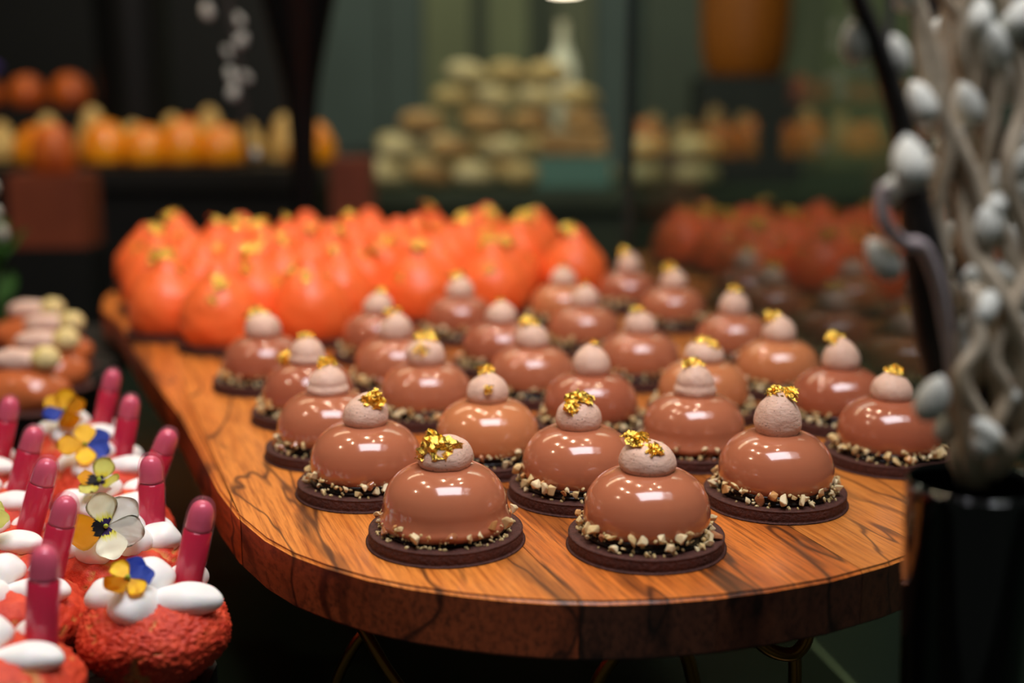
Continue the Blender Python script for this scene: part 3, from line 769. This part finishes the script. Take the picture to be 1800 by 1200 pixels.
for i, (x, y, mi, rz, pdx, pdy, lean, li, wd) in enumerate(P):
    t = thing('cream_puff', plabels[i], 'pastry', (x, y, PZ + 0.0002), 0, 'red cream puffs on the slate tray')
    link('craquelin_shell', puffs_m[mi], None, t, (0, 0, .0225), (0, 0, rz))
    top = .0405
    spec = [(-0.0165, -0.0030, 0, PI), (-0.0035, -0.0135, 1, -1.9), (0.0150, -0.0070, 2, 0.15), (-0.0100, 0.0090, 3, 2.2), (0.0100, 0.0180, 3, 1.0), (-0.002, 0.001, 1, 0)]
    if i == 1: spec = [(-0.0170, -0.0060, 0, PI), (-0.0070, -0.0120, 1, -1.7), (0.0060, -0.0080, 1, 0.0), (0.0040, 0.0080, 2, .3), (-.0060, .0100, 1, 0), (.017, .0015, 3, 0.3), (0, 0, 1, 0)]
    rr = random.Random(i * 3 + 1)
    for k, (dx, dy, q, a) in enumerate(spec):
        j = 0 if i == 0 else .0012
        zz = .0402 - 9.0 * (dx * dx + dy * dy) + (.004 if (dx, dy) in ((-0.002, 0.001), (0, 0)) else 0)
        link('cream_dollop', dol[q], None, t, (dx + rr.uniform(-j, j), dy + rr.uniform(-j, j), zz), (0, 0, a), (1, 1, 1) if i < 2 else (.84, .84, .84))
    # pipette stands in the puff
    pt = thing('pipette', pipl[i], 'pipette', (x + pdx, y + pdy, PZ + .0295), 0, 'raspberry pipettes in the puffs')
    pt.rotation_euler = (math.radians(-3), math.radians(lean), 0)
    link('barrel', bar_me, None, pt, (0, 0, 0), None, (1, 1, 1.0)); link('liquid', liqs[li], None, pt); link('coulis_film', film_me, None, pt)
zt = PZ + .0470
def cz_(i, dx, dy, dz=0): return (P[i][0] + dx, P[i][1] + dy, zt + dz)
pansy(cz_(0, -.0050, -.0135, .0005), 38, 15, -55, 'yellow pansy with blue back petals on the nearest red puff', ['blue', 'blue', 'yellow', 'yellow', 'yellow'], .86, (.2, .1, .1, .1, .35))
pansy(cz_(1, -.0010, -.0180, .0015), 60, 18, -80, 'large white pansy with purple eyes and one black and yellow petal', ['plain_white', 'plain_white', 'white', 'white', 'yellow_dark'], 1.4, (.1, .1, .1, .1, .1))
pansy(cz_(2, -.0000, -.0130, .002), 30, 15, 160, 'pale yellow pansy folded over with dark purple markings', ['plain_white', 'lemon', 'lemon', 'yellow_dark', 'lemon'], .95, (.3, .2, .5, .2, .4))
pansy(cz_(3, -.0050, -.0110, .002), 40, 18, -90, 'wide yellow pansy with bright blue petals on its right', ['blue', 'blue', 'yellow', 'yellow', 'yellow'], 1.2, (.1, .1, .1, .1, .1))
pansy(cz_(4, -.0030, -.0110, .004), 50, 18, 20, 'small yellow pansy with a blue edge on the farthest puff of the line', ['yellow', 'yellow', 'blue', 'yellow', 'yellow'], 1.15, (.1, .3, .3, .1, .1))
pansy(cz_(7, 0.006, -.0150, .002), 50, 15, 0, 'pale greenish white pansy at the far left photo edge', ['plain_white', 'lemon', 'lemon', 'lemon', 'white'], .9)

# ------------------------------------------------------------------ brown eclairs farther back at the left
et = thing('black_tray', 'black tray behind the red puffs carrying brown glazed eclairs', 'tray', (0, 0, -0.035))
link('slab', mesh_from_bm('slab', box_bm(-0.62, -0.345, 0.86, 1.24, -0.010, 0.0, .003), False), M_black, et)
link('riser', mesh_from_bm('riser', box_bm(-0.58, -0.40, 0.9, 1.2, -0.1645, -0.0102, .003), False), M_black, et)
M_eglaze = mat('eclair_glaze', (196, 104, 56), .2, coat=.7)
M_mauve = mat('mauve_cream', (226, 190, 170), .55, sss=.2)
M_nutball = mat('pale_gold_ball', (222, 196, 120), .35, var=(240, 220, 160), vscale=100)
def ellipsoid(name, a, b, c, m, flat=.6, seed=0):
    bm = bmesh.new(); bmesh.ops.create_icosphere(bm, subdivisions=4, radius=1.0)
    for q in bm.verts:
        d = q.co.copy(); k = 1 + .05 * noise.noise(d * 2 + Vector((seed, 0, 0)))
        q.co = Vector((d.x * a, d.y * b, (max(d.z, -flat) + flat) * c)) * k
    me = mesh_from_bm(name, bm); me.materials.append(m); return me
eb = ellipsoid('biscuit_base', .041, .028, .004, M_biscuit); eg = ellipsoid('glazed_body', .038, .0245, .020, M_eglaze, .55)
ec = ellipsoid('cream_quenelle', .020, .010, .0095, M_mauve, .6); en = ellipsoid('pale_ball', .011, .010, .0100, M_nutball, .7)
epos = [(-0.366, 0.885), (-0.376, 0.955), (-0.398, 1.03), (-0.44, 1.10), (-0.455, 0.90), (-0.468, 0.97), (-0.49, 1.045), (-0.535, 1.115)]
elab = ['nearest brown eclair of the right column on the black tray', 'brown eclair just behind the farthest pipette', 'brown eclair with a pale gold ball, third from the front in the right column',
        'farthest brown eclair of the right column, a pale ball at its right end', 'nearest brown eclair of the left column, at the photo edge', 'second brown eclair of the left column', 'third brown eclair of the left column', 'farthest brown eclair of the left column']
for i, (x, y) in enumerate(epos):
    t = thing('eclair', elab[i], 'pastry', (x, y, -.0348), -.1, 'brown eclairs on the black tray')
    link('biscuit_base', eb, None, t); link('glazed_body', eg, None, t, (0, 0, .003)); link('cream_quenelle', ec, None, t, (-.001, 0, .0325)); link('pale_ball', en, None, t, (.0215, 0, .0330))

# ------------------------------------------------------------------ foreground vase with willow (right)
VX, VY = 0.1580, 0.400
vt = thing('dark_vase', 'tall black glossy glass vase in the right foreground holding willow branches', 'vase', (VX, VY, -0.2))
link('body', mesh_from_bm('body', lathe(smooth_profile([(0, 0), (.0165, 0), (.0180, .004), (.0175, .03), (.0178, .10), (.0190, .16), (.0212, .22), (.0225, .262), (.0222, .266), (.0210, .264), (.0200, .22), (.0175, .16), (.016, .06), (0, .05)], 4), 64)), M_black_gloss, vt)

def catkin_me(m):
    bm = bmesh.new(); bmesh.ops.create_icosphere(bm, subdivisions=3, radius=1.0)
    for q in bm.verts:
        d = q.co.copy(); tp = 1 - .25 * d.z
        q.co = Vector((d.x * .62 * tp, d.y * .62 * tp, d.z)) * (1 + .10 * noise.noise(d * 4))
    me = mesh_from_bm('catkin', bm); me.materials.append(m); return me
cat_l, cat_d = catkin_me(M_catkin), catkin_me(M_catkin_d)
rb = random.Random(21)
def branch(pts, rad, m, label, cats, group, cm, csize=.0075, name='willow_branch', cat='branch', ncat=0, side=()):
    t = thing(name, label, cat, pts[0], 0, group)
    rel = [Vector(p) - Vector(pts[0]) for p in pts]
    link('stem', mesh_from_bm('stem', tube_bm(rel, rad, 8)), m, t)
    for sp in side:
        link('side_twig', mesh_from_bm('side_twig', tube_bm([Vector(p) - Vector(pts[0]) for p in sp], .0012, 7)), m, t)
    for c in cats:
        link('catkin', cm, None, t, Vector(c[:3]) - Vector(pts[0]), (rb.uniform(-.6, .6), rb.uniform(-.6, .6), rb.random()), (c[3],) * 3)
    for k in range(ncat):
        f = rb.uniform(.15, .98) * (len(rel) - 1); i = int(f); p = rel[i].lerp(rel[min(i + 1, len(rel) - 1)], f - i)
        s = csize * rb.uniform(.75, 1.15)
        link('catkin', cm, None, t, p + Vector((rb.choice([-1, 1]) * rb.uniform(.6, 1.0) * csize, rb.uniform(-.4, .4) * csize, rb.uniform(0, csize))), (rb.uniform(-.6, .6), rb.uniform(-.8, .8), 0), (s, s, s))
    return t
GW = 'willow branches in the dark foreground vase'
branch([(0.1565, 0.4, 0.0665), (0.1497, 0.398, 0.0891), (0.1392, 0.39, 0.1181), (0.1319, 0.385, 0.1412), (0.1258, 0.38, 0.1598), (0.1192, 0.375, 0.1826), (0.1102, 0.37, 0.2044), (0.0991, 0.365, 0.2251), (0.0914, 0.36, 0.2371)], [.0030, .0056, .0076, .0068, .0050, .0038, .0032, .0028, .0024], M_bark,
       'thick black willow branch at the left of the vase, rising and leaning left', [(0.1161, 0.36, 0.1775, 0.0085), (0.1147, 0.375, 0.2078, 0.0068), (0.1329, 0.375, 0.1028, 0.0082), (0.1129, 0.37, 0.1478, 0.0075), (0.1012, 0.37, 0.2118, 0.007), (0.1246, 0.38, 0.1944, 0.0072), (0.1147, 0.37, 0.1693, 0.0055)], GW, cat_l,
       side=[[(0.1102, 0.37, 0.2044), (0.1121, 0.375, 0.2144), (0.1134, 0.38, 0.2295)]])
branch([(0.1604, 0.4, 0.0665), (0.16, 0.4, 0.0965), (0.166, 0.405, 0.1306), (0.17, 0.41, 0.153), (0.1606, 0.41, 0.1794), (0.1493, 0.405, 0.2051), (0.1399, 0.4, 0.2295), (0.1364, 0.4, 0.2415)], [.0025, .003, .0036, .004, .0042, .0038, .003, .0026], M_bark,
       'black willow branch on the right, curving back over the middle', [(0.1491, 0.39, 0.2117, 0.0085), (0.1574, 0.4, 0.2006, 0.0078), (0.1425, 0.39, 0.1935, 0.0078), (0.1565, 0.395, 0.1647, 0.0085), (0.1635, 0.4, 0.1817, 0.0078), (0.1624, 0.395, 0.1491, 0.0085), (0.1444, 0.39, 0.2202, 0.0065)], GW, cat_l, ncat=8)
branch([(0.1598, 0.406, 0.0645), (0.1575, 0.42, 0.112), (0.1562, 0.43, 0.1509), (0.1514, 0.43, 0.1903), (0.1429, 0.43, 0.2282), (0.14, 0.43, 0.2431)], .0022, M_bark, 'slim dark willow branch in the middle behind the bleached twigs', [(0.1472, 0.42, 0.1942, 0.008), (0.1449, 0.425, 0.2168, 0.0085), (0.153, 0.42, 0.1733, 0.0075), (0.1487, 0.41, 0.1298, 0.0075), (0.148, 0.42, 0.148, 0.007), (0.1469, 0.43, 0.1707, 0.0065)], GW, cat_l, ncat=8)
branch([(0.1608, 0.394, 0.0684), (0.1758, 0.41, 0.1061), (0.1798, 0.41, 0.172), (0.1632, 0.4, 0.2085), (0.1556, 0.4, 0.2347)], .0026, M_bark, 'outermost willow branch cut by the right edge of the photo', [(0.1702, 0.4, 0.1122, 0.0085), (0.1662, 0.4, 0.1671, 0.008), (0.1563, 0.39, 0.2202, 0.0075), (0.1636, 0.39, 0.0971, 0.008), (0.1692, 0.4, 0.1353, 0.0075)], GW, cat_l, ncat=8)
GT = 'bleached twigs in the dark foreground vase'
tw = [([(0.1584, 0.4, 0.0665), (0.1577, 0.385, 0.1003), (0.1464, 0.38, 0.1274), (0.1502, 0.385, 0.1503), (0.143, 0.385, 0.1735), (0.1338, 0.385, 0.191), (0.129, 0.385, 0.2098), (0.1206, 0.385, 0.2316)], 'bleached twig bending left at its top beside the thick black branch'),
      ([(0.1545, 0.4, 0.0665), (0.1495, 0.39, 0.099), (0.1592, 0.39, 0.1181), (0.1536, 0.39, 0.1423), (0.1488, 0.395, 0.162), (0.1514, 0.395, 0.1837), (0.1396, 0.39, 0.2083), (0.1396, 0.39, 0.2321)], 'bleached twig weaving up through the middle of the bunch'),
      ([(0.1613, 0.4, 0.0665), (0.1651, 0.385, 0.0888), (0.1626, 0.38, 0.1164), (0.1518, 0.38, 0.1383), (0.1437, 0.385, 0.1521), (0.1417, 0.39, 0.1803), (0.1449, 0.39, 0.2083), (0.1293, 0.39, 0.2304)], 'bleached twig swinging out to the right before crossing left'),
      ([(0.158, 0.404, 0.0652), (0.146, 0.39, 0.0952), (0.1504, 0.385, 0.1116), (0.162, 0.385, 0.1265), (0.1564, 0.385, 0.1503), (0.1498, 0.39, 0.1678), (0.1513, 0.39, 0.1944), (0.1527, 0.39, 0.2321)], 'bleached twig crossing from lower left to upper right'),
      ([(0.1578, 0.396, 0.0678), (0.1539, 0.38, 0.0883), (0.1582, 0.38, 0.1034), (0.1527, 0.38, 0.1164), (0.1611, 0.385, 0.1376), (0.1512, 0.385, 0.1593), (0.1349, 0.39, 0.175)], 'short bleached twig in the lower middle of the bunch'),
      ([(0.1555, 0.394, 0.0684), (0.1487, 0.385, 0.085), (0.1398, 0.385, 0.1265), (0.134, 0.385, 0.1629), (0.1358, 0.385, 0.1823), (0.1267, 0.385, 0.2047), (0.1228, 0.385, 0.23)], 'bleached twig running up just right of the thick black branch')]
tw += [([(0.1614, 0.404, 0.0652), (0.1629, 0.385, 0.0811), (0.1682, 0.385, 0.1003), (0.1574, 0.38, 0.1274), (0.1643, 0.385, 0.1467), (0.1546, 0.385, 0.1735), (0.1599, 0.39, 0.1979), (0.1475, 0.39, 0.2321)], 'bleached twig farthest right, winding along the photo edge'),
       ([(0.1571, 0.4, 0.0665), (0.1471, 0.39, 0.0796), (0.1532, 0.4, 0.0985), (0.1586, 0.4, 0.1276), (0.1476, 0.4, 0.1485), (0.1532, 0.4, 0.1726), (0.1384, 0.4, 0.205), (0.1382, 0.4, 0.233)], 'bleached twig hidden deepest in the middle of the bunch'),
       ([(0.1586, 0.4, 0.0665), (0.1558, 0.375, 0.086), (0.1493, 0.375, 0.0954), (0.1414, 0.375, 0.1102), (0.1463, 0.375, 0.1211), (0.1432, 0.378, 0.1387)], 'short forked bleached twig low over the mouth of the vase')]
for pts, lab in tw:
    branch(pts, [.003] + [.0026] * (len(pts) - 2) + [.0016], M_beige, lab, [], GT, cat_l, name='bleached_twig', cat='twig', ncat=3, csize=.0060)
branch([(0.1536, 0.4, 0.0665), (0.1365, 0.38, 0.1274), (0.1261, 0.372, 0.1501), (0.1186, 0.368, 0.1527), (0.1122, 0.365, 0.1578), (0.1101, 0.365, 0.1646), (0.1108, 0.365, 0.1705)], .0022, M_pink_twig, 'pale pinkish curled twig hooking out left over the orange reflection', [], GT, cat_l, name='curled_twig', cat='twig')

# ------------------------------------------------------------------ background, left: black display table with desserts
bt = thing('display_table', 'black table far behind on the left holding yellow desserts', 'table', (0, 2.15, -1.1))
link('tabletop', mesh_from_bm('tabletop', box_bm(-1.7, -0.33, 0, .8, 1.13, 1.17, .004), False), M_black, bt)
link('skirt', mesh_from_bm('skirt', box_bm(-1.68, -0.35, .02, .78, 0, 1.13), False), M_black, bt)
TZ = .0703
M_or = mat('orange_dessert', (222, 120, 6), .3, var=(232, 150, 10), vscale=20, coat=.5)
M_yel = mat('pale_custard', (206, 176, 110), .5, var=(176, 138, 70), vscale=30)
M_amb = mat('amber_sweet', (196, 96, 24), .4, var=(150, 62, 14), vscale=20)
bowl = mesh_from_bm('glass_cup', lathe(smooth_profile([(0, 0), (.022, 0), (.030, .004), (.036, .02), (.038, .045), (.0365, .045), (.034, .02), (.028, .006), (0, .005)], 3), 32)); bowl.materials.append(glass_mat('cup_glass', (.95, .95, .9, 1)))
mound = ellipsoid('orange_mound', .036, .036, .045, M_or, .3)
for i, (xx, yy, lab) in enumerate([(-0.86, 2.24, 'leftmost blurred orange dessert in front of the pale custards'), (-0.74, 2.25, 'second blurred orange dessert from the left'), (-0.665, 2.24, 'third blurred orange dessert from the left, touching the second'), (-0.60, 2.25, 'fourth blurred orange dessert, left of the hanging willow'),
                                   (-0.53, 2.25, 'fifth blurred orange dessert, directly behind the hanging willow'), (-0.365, 2.25, 'lone blurred orange dessert at the right end of the black table')]):
    t = thing('orange_dessert', lab, 'dessert', (xx, yy, TZ), 0, 'orange desserts on the far black table')
    link('plate', mesh_from_bm('plate', lathe([(0, 0), (.030, 0), (.042, .004), (.042, .005), (0, .003)], 32)), M_black, t)
    link('orange_mound', mound, None, t, (0, 0, .004), None, (1.22, 1.15, 1.15 + .15 * (i % 2)))
cprof = smooth_profile([(0, 0), (.026, 0), (.029, .01), (.028, .045), (.020, .065), (.016, .08), (.009, .094), (0, .10)], 3)
cust = mesh_from_bm('custard_swirl', lathe(cprof, 32, .12, 3)); cust.materials.append(M_yel)
cl = ['first', 'second', 'third', 'fourth', 'fifth', 'sixth', 'seventh', 'eighth']
for i, xx in enumerate([-0.965, -0.875, -0.79, -0.715, -0.64, -0.57, -0.50, -0.43]):
    t = thing('custard_cup', 'blurred pale custard dessert, %s from the left in the back row' % cl[i], 'dessert', (xx, 2.34, TZ + .0003), 0, 'pale custard desserts on the far black table')
    link('saucer', mesh_from_bm('saucer', lathe([(0, 0), (.024, 0), (.034, .004), (.034, .005), (0, .003)], 32)), M_black, t)
    link('custard_swirl', cust, None, t, (0, 0, .004), (0, 0, i), (1.1, 1.1, .72 + .14 * ((i * 7) % 3)))
rs = thing('riser_block', 'dark riser block at the back of the black table', 'riser', (-1.0, 2.55, TZ))
link('body', mesh_from_bm('body', box_bm(-.30, .16, -.07, .07, 0, .10, .003), False), M_black, rs)
for i, (xx, s) in enumerate([(-1.24, .95), (-1.155, .95), (-1.07, .9), (-.985, .95), (-.895, 1.0)]):
    t = tag(link('amber_sweet', ellipsoid('amber_sweet', .040 * s, .036, .042 * s, M_amb, .6, i), None, None, (xx, 2.53, TZ + .1003)), 'blurred amber brown sweet on the riser, %s from the left' % cl[i], 'sweet', 'amber sweets on the riser')
tag(link('amber_sweet', ellipsoid('amber_sweet', .036, .034, .05, M_amb, .6, 9), None, None, (-.64, 2.47, TZ)), 'blurred tall amber sweet beside the hanging willow', 'sweet', 'amber sweets on the riser')
pb = bmesh.new()
for k in range(8):
    a = k * PI / 4
    bmesh.ops.create_icosphere(pb, subdivisions=2, radius=.02, matrix=Matrix.Translation((.02 * math.cos(a), .012 * math.sin(a), .03)) @ Matrix.Diagonal((1, .8, .5, 1)))
bmesh.ops.create_cone(pb, segments=10, radius1=.004, radius2=.004, depth=.03, cap_ends=True, matrix=Matrix.Translation((0, 0, .015)))
tag(link('purple_blossom', mesh_from_bm('purple_blossom', pb), mat('purple_petals', (70, 50, 130), .7), None, (-1.06, 2.50, TZ + .148)), 'blurred purple blossom above the amber sweets at far left', 'flower')

vase_p = smooth_profile([(0, 0), (.07, 0), (.075, .01), (.072, .2), (.078, .45), (.085, .62), (.08, .62), (.07, .45), (.065, .05), (0, .03)], 3)
t = thing('black_vase', 'large black cylindrical vase behind the pale custards, far left', 'vase', (-0.745, 2.47, TZ)); link('body', mesh_from_bm('body', lathe(vase_p, 40)), M_black_satin, t)
tp = thing('tapered_vase', 'slender black trumpet vase behind the orange cakes', 'vase', (-0.287, 1.70, -.2))
link('body', mesh_from_bm('body', lathe(smooth_profile([(0, 0), (.045, 0), (.048, .004), (.030, .014), (.018, .05), (.0165, .2), (.0185, .33), (.024, .40), (.036, .46), (.052, .53), (.075, .62), (.10, .72), (.097, .72), (.07, .62), (.045, .53), (.03, .46), (.015, .38), (0, .36)], 3), 48)), M_black_satin, tp)
GH = 'willow branches hanging from the trumpet vase'
branch([(-.287, 1.70, .36), (-.31, 1.69, .54), (-.345, 1.67, .545), (-.370, 1.66, .46), (-.375, 1.655, .36), (-.362, 1.65, .25), (-.356, 1.65, .16), (-.350, 1.65, .10)], [.003, .003, .003, .004, .006, .0075, .006, .003], M_bark, 'dark willow branch hanging down beside the trumpet vase, grey catkins along it', [], GH, cat_d, .011, ncat=26)
branch([(-.287, 1.70, .36), (-.30, 1.71, .55), (-.36, 1.70, .52), (-.40, 1.69, .40), (-.402, 1.68, .30)], .003, M_bark, 'short willow branch with two pale catkins, left of the longer hanging one', [(-.405, 1.68, .305, .012), (-.40, 1.68, .35, .011)], GH, cat_l, .011, ncat=0)

M_box = mat('brown_wood_block', (122, 58, 34), .5, var=(104, 48, 28), vscale=12)
for nm, x0, x1, z0, z1, y0, lab in [('wooden_block', -.765, -.65, -.035, .078, 1.86, 'reddish brown wooden block at far left below the orange desserts'),
                                    ('wooden_block', -.278, -.216, -.012, .100, 1.88, 'narrow brown wooden block right of the trumpet vase')]:
    t = thing(nm, lab, 'block', ((x0 + x1) / 2, y0, z0))
    hw = (x1 - x0) / 2
    link('body', mesh_from_bm('body', box_bm(-hw, hw, 0, .08, 0, z1 - z0, .002), False), M_box, t)
    t2 = thing('plinth', 'black plinth under the ' + ('reddish brown' if x0 < -.5 else 'narrow brown') + ' wooden block', 'plinth', ((x0 + x1) / 2, y0, -.2))
    link('body', mesh_from_bm('body', box_bm(-hw - .005, hw + .005, -.005, .085, 0.0003, z0 + .2 - .0003, .002), False), M_black, t2)
tag(link('orange_dessert', ellipsoid('orange_dessert', .036, .03, .05, M_amb, .5, 2), None, None, (-.705, 1.90, .0783)), 'amber orange sweet standing on the reddish brown block', 'sweet')
# sprig of white flowers, far left edge
sg = thing('white_flower_sprig', 'blurred sprig of white blossoms with green leaves at the far left edge', 'plant', (-.560, 1.31, -.2))
link('stem', mesh_from_bm('stem', tube_bm([(0, 0, 0), (.004, 0, .15), (.0, 0, .30)], .003, 8)), mat('green_stem', (60, 100, 40), .6), sg)
for k in range(7):
    link('blossom', cat_l, None, sg, (rb.uniform(-.03, .012), rb.uniform(-.02, .02), .25 + .012 * k), (rb.random(), rb.random(), 0), (.013,) * 3)
M_leafg = mat('green_leaf', (70, 120, 50), .5)
for k in range(6):
    me = petal_mesh(.05, .026, .2, k); me.materials.append(M_leafg)
    link('leaf', me, None, sg, (0, 0, .17 + .012 * k), (.6, .2, k * 1.3))

# ------------------------------------------------------------------ background, centre: bread counter
bc = thing('bread_counter', 'dark green counter at the back heaped with breads', 'counter', (0, 2.55, -1.1))
M_dgreen = mat('dark_green_panel', (44, 56, 36), .6, var=(34, 44, 28), vscale=3)
link('worktop', mesh_from_bm('worktop', box_bm(-.31, 1.9, 0, .7, 1.06, 1.10, .003), False), M_dgreen, bc)
link('cabinet_body', mesh_from_bm('cabinet_body', box_bm(-.29, 1.88, .03, .68, 0, 1.06), False), M_dgreen, bc)
Mb = [mat('crust_olive', (176, 160, 106), .7, var=(138, 120, 72), vscale=25), mat('crust_tan', (170, 138, 84), .7, var=(128, 98, 56), vscale=25), mat('crust_pale', (196, 188, 146), .7, var=(160, 148, 100), vscale=25)]
loafm = []
for k in range(6):
    bm = bmesh.new(); bmesh.ops.create_icosphere(bm, subdivisions=3, radius=1)
    for q in bm.verts:
        d = q.co.copy(); q.co = Vector((d.x * .085, d.y * .030 * (1 - .3 * d.x * d.x), d.z * .026)) * (1 + .08 * noise.noise(d * 2.5 + Vector((k * 4, 0, 0))))
    me = mesh_from_bm('bread_loaf', bm); me.materials.append(Mb[k % 3]); loafm.append(me)
rl = random.Random(5)
# stacked layers; each loaf gets its own place
heap = []
for lay, (xa, xb, n) in enumerate([(-.27, .02, 4), (-.235, -.02, 3), (-.19, -.05, 2)]):
    for k in range(n):
        heap.append((xa + (xb - xa) * k / (n - 1), 2.62, .030 + lay * .053, rl.uniform(-.5, .5), 'front heap', lay, k))
for lay, (xa, xb, n) in enumerate([(-.29, .19, 6), (-.26, .17, 5), (-.19, .16, 4), (-.13, .15, 4), (-.10, .08, 3)]):
    for k in range(n):
        heap.append((xa + (xb - xa) * k / (n - 1), 2.80, .030 + lay * .053, rl.uniform(-.4, .4), 'rear heap', lay, k))
for lay, (xa, xb, n) in enumerate([(.29, .40, 2), (.29, .40, 2)]):
    for k in range(n):
        heap.append((xa + (xb - xa) * k / (n - 1), 2.63, .030 + lay * .053, rl.uniform(-.2, .3), 'right heap', lay, k))
layn = ['bottom', 'second', 'third', 'fourth', 'topmost']
for i, (x, y, z, rot, hn, lay, k) in enumerate(heap):
    o = link('bread_loaf', loafm[rl.randrange(6) if hn != 'right heap' else (2, 5)[k % 2]], None, None, (x, y, z), (0, rl.uniform(0, .25) if hn != 'right heap' else 0, rot * .6), (.58, 1, 1))
    tag(o, 'blurred pale bread roll, %s from the left in the %s layer of the %s' % (cl[k], layn[lay], hn), 'bread', 'breads on the back counter')
t = thing('serving_tray', 'blurred tan wicker tray standing on a teal box on the back counter', 'tray', (.04, 2.66, .067)); link('body', mesh_from_bm('body', box_bm(.02, .16, -.04, .06, 0.0003, .05, .006), False), Mb[1], t)
t = thing('teal_box', 'blurred teal box below the tan tray on the back counter', 'box', (.04, 2.66, .0003)); link('body', mesh_from_bm('body', box_bm(.01, .17, -.05, .07, 0, .066, .004), False), mat('teal_paint', (74, 112, 100), .5), t)
t = thing('dark_crate', 'blurred dark crate on the right of the back counter', 'crate', (.52, 2.80, .0003)); link('body', mesh_from_bm('body', box_bm(-.10, .13, -.05, .1, 0, .235, .004), False), mat('dark_crate_paint', (34, 38, 34), .6), t)
t = thing('amber_vessel', 'large blurred amber brown vessel standing on the dark crate', 'vessel', (.53, 2.83, .2365))
link('body', mesh_from_bm('body', lathe(smooth_profile([(0, 0), (.07, 0), (.085, .01), (.098, .08), (.10, .25), (.09, .3), (0, .31)], 3), 40)), mat('amber_ceramic', (150, 82, 6), .5), t)

# pendant lamp above the back counter
pl = thing('pendant_lamp', 'glowing pendant lamp at the top edge above the breads', 'lamp', (.112, 2.7, .408))
lm = bpy.data.materials.new('lamp_glow'); lm.use_nodes = True; nn = lm.node_tree.nodes; e_ = nn['Principled BSDF']
e_.inputs['Base Color'].default_value = (1, .9, .7, 1); e_.inputs['Emission Color'].default_value = (1, .86, .62, 1); e_.inputs['Emission Strength'].default_value = 9
link('bulb', mesh_from_bm('bulb', lathe(smooth_profile([(0, 0), (.03, .002), (.048, .015), (.05, .035), (.03, .06), (0, .065)], 3), 32)), lm, pl)
link('shade', mesh_from_bm('shade', lathe(smooth_profile([(.050, .03), (.058, .03), (.056, .06), (.035, .10), (.012, .13), (.010, .13), (.03, .10), (.050, .06), (.050, .03)], 3), 32)), M_black, pl)
link('cord', mesh_from_bm('cord', tube_bm([(0, 0, .12), (0, 0, 1.9)], .003, 8)), M_black, pl)
t = thing('pale_lamp_patch', 'tall whitish bottle shape added to stand in for the pale patch below the lamp', 'pale shape', (.118, 2.95, .0003))  # added shape for the whitish patch under the pendant lamp, no real bottle
link('body', mesh_from_bm('body', lathe(smooth_profile([(0, 0), (.034, 0), (.036, .01), (.036, .22), (.030, .27), (.014, .31), (.013, .36), (.015, .365), (0, .366)], 3), 32)), mat('pale_patch_tone', (206, 210, 186), .5), t)
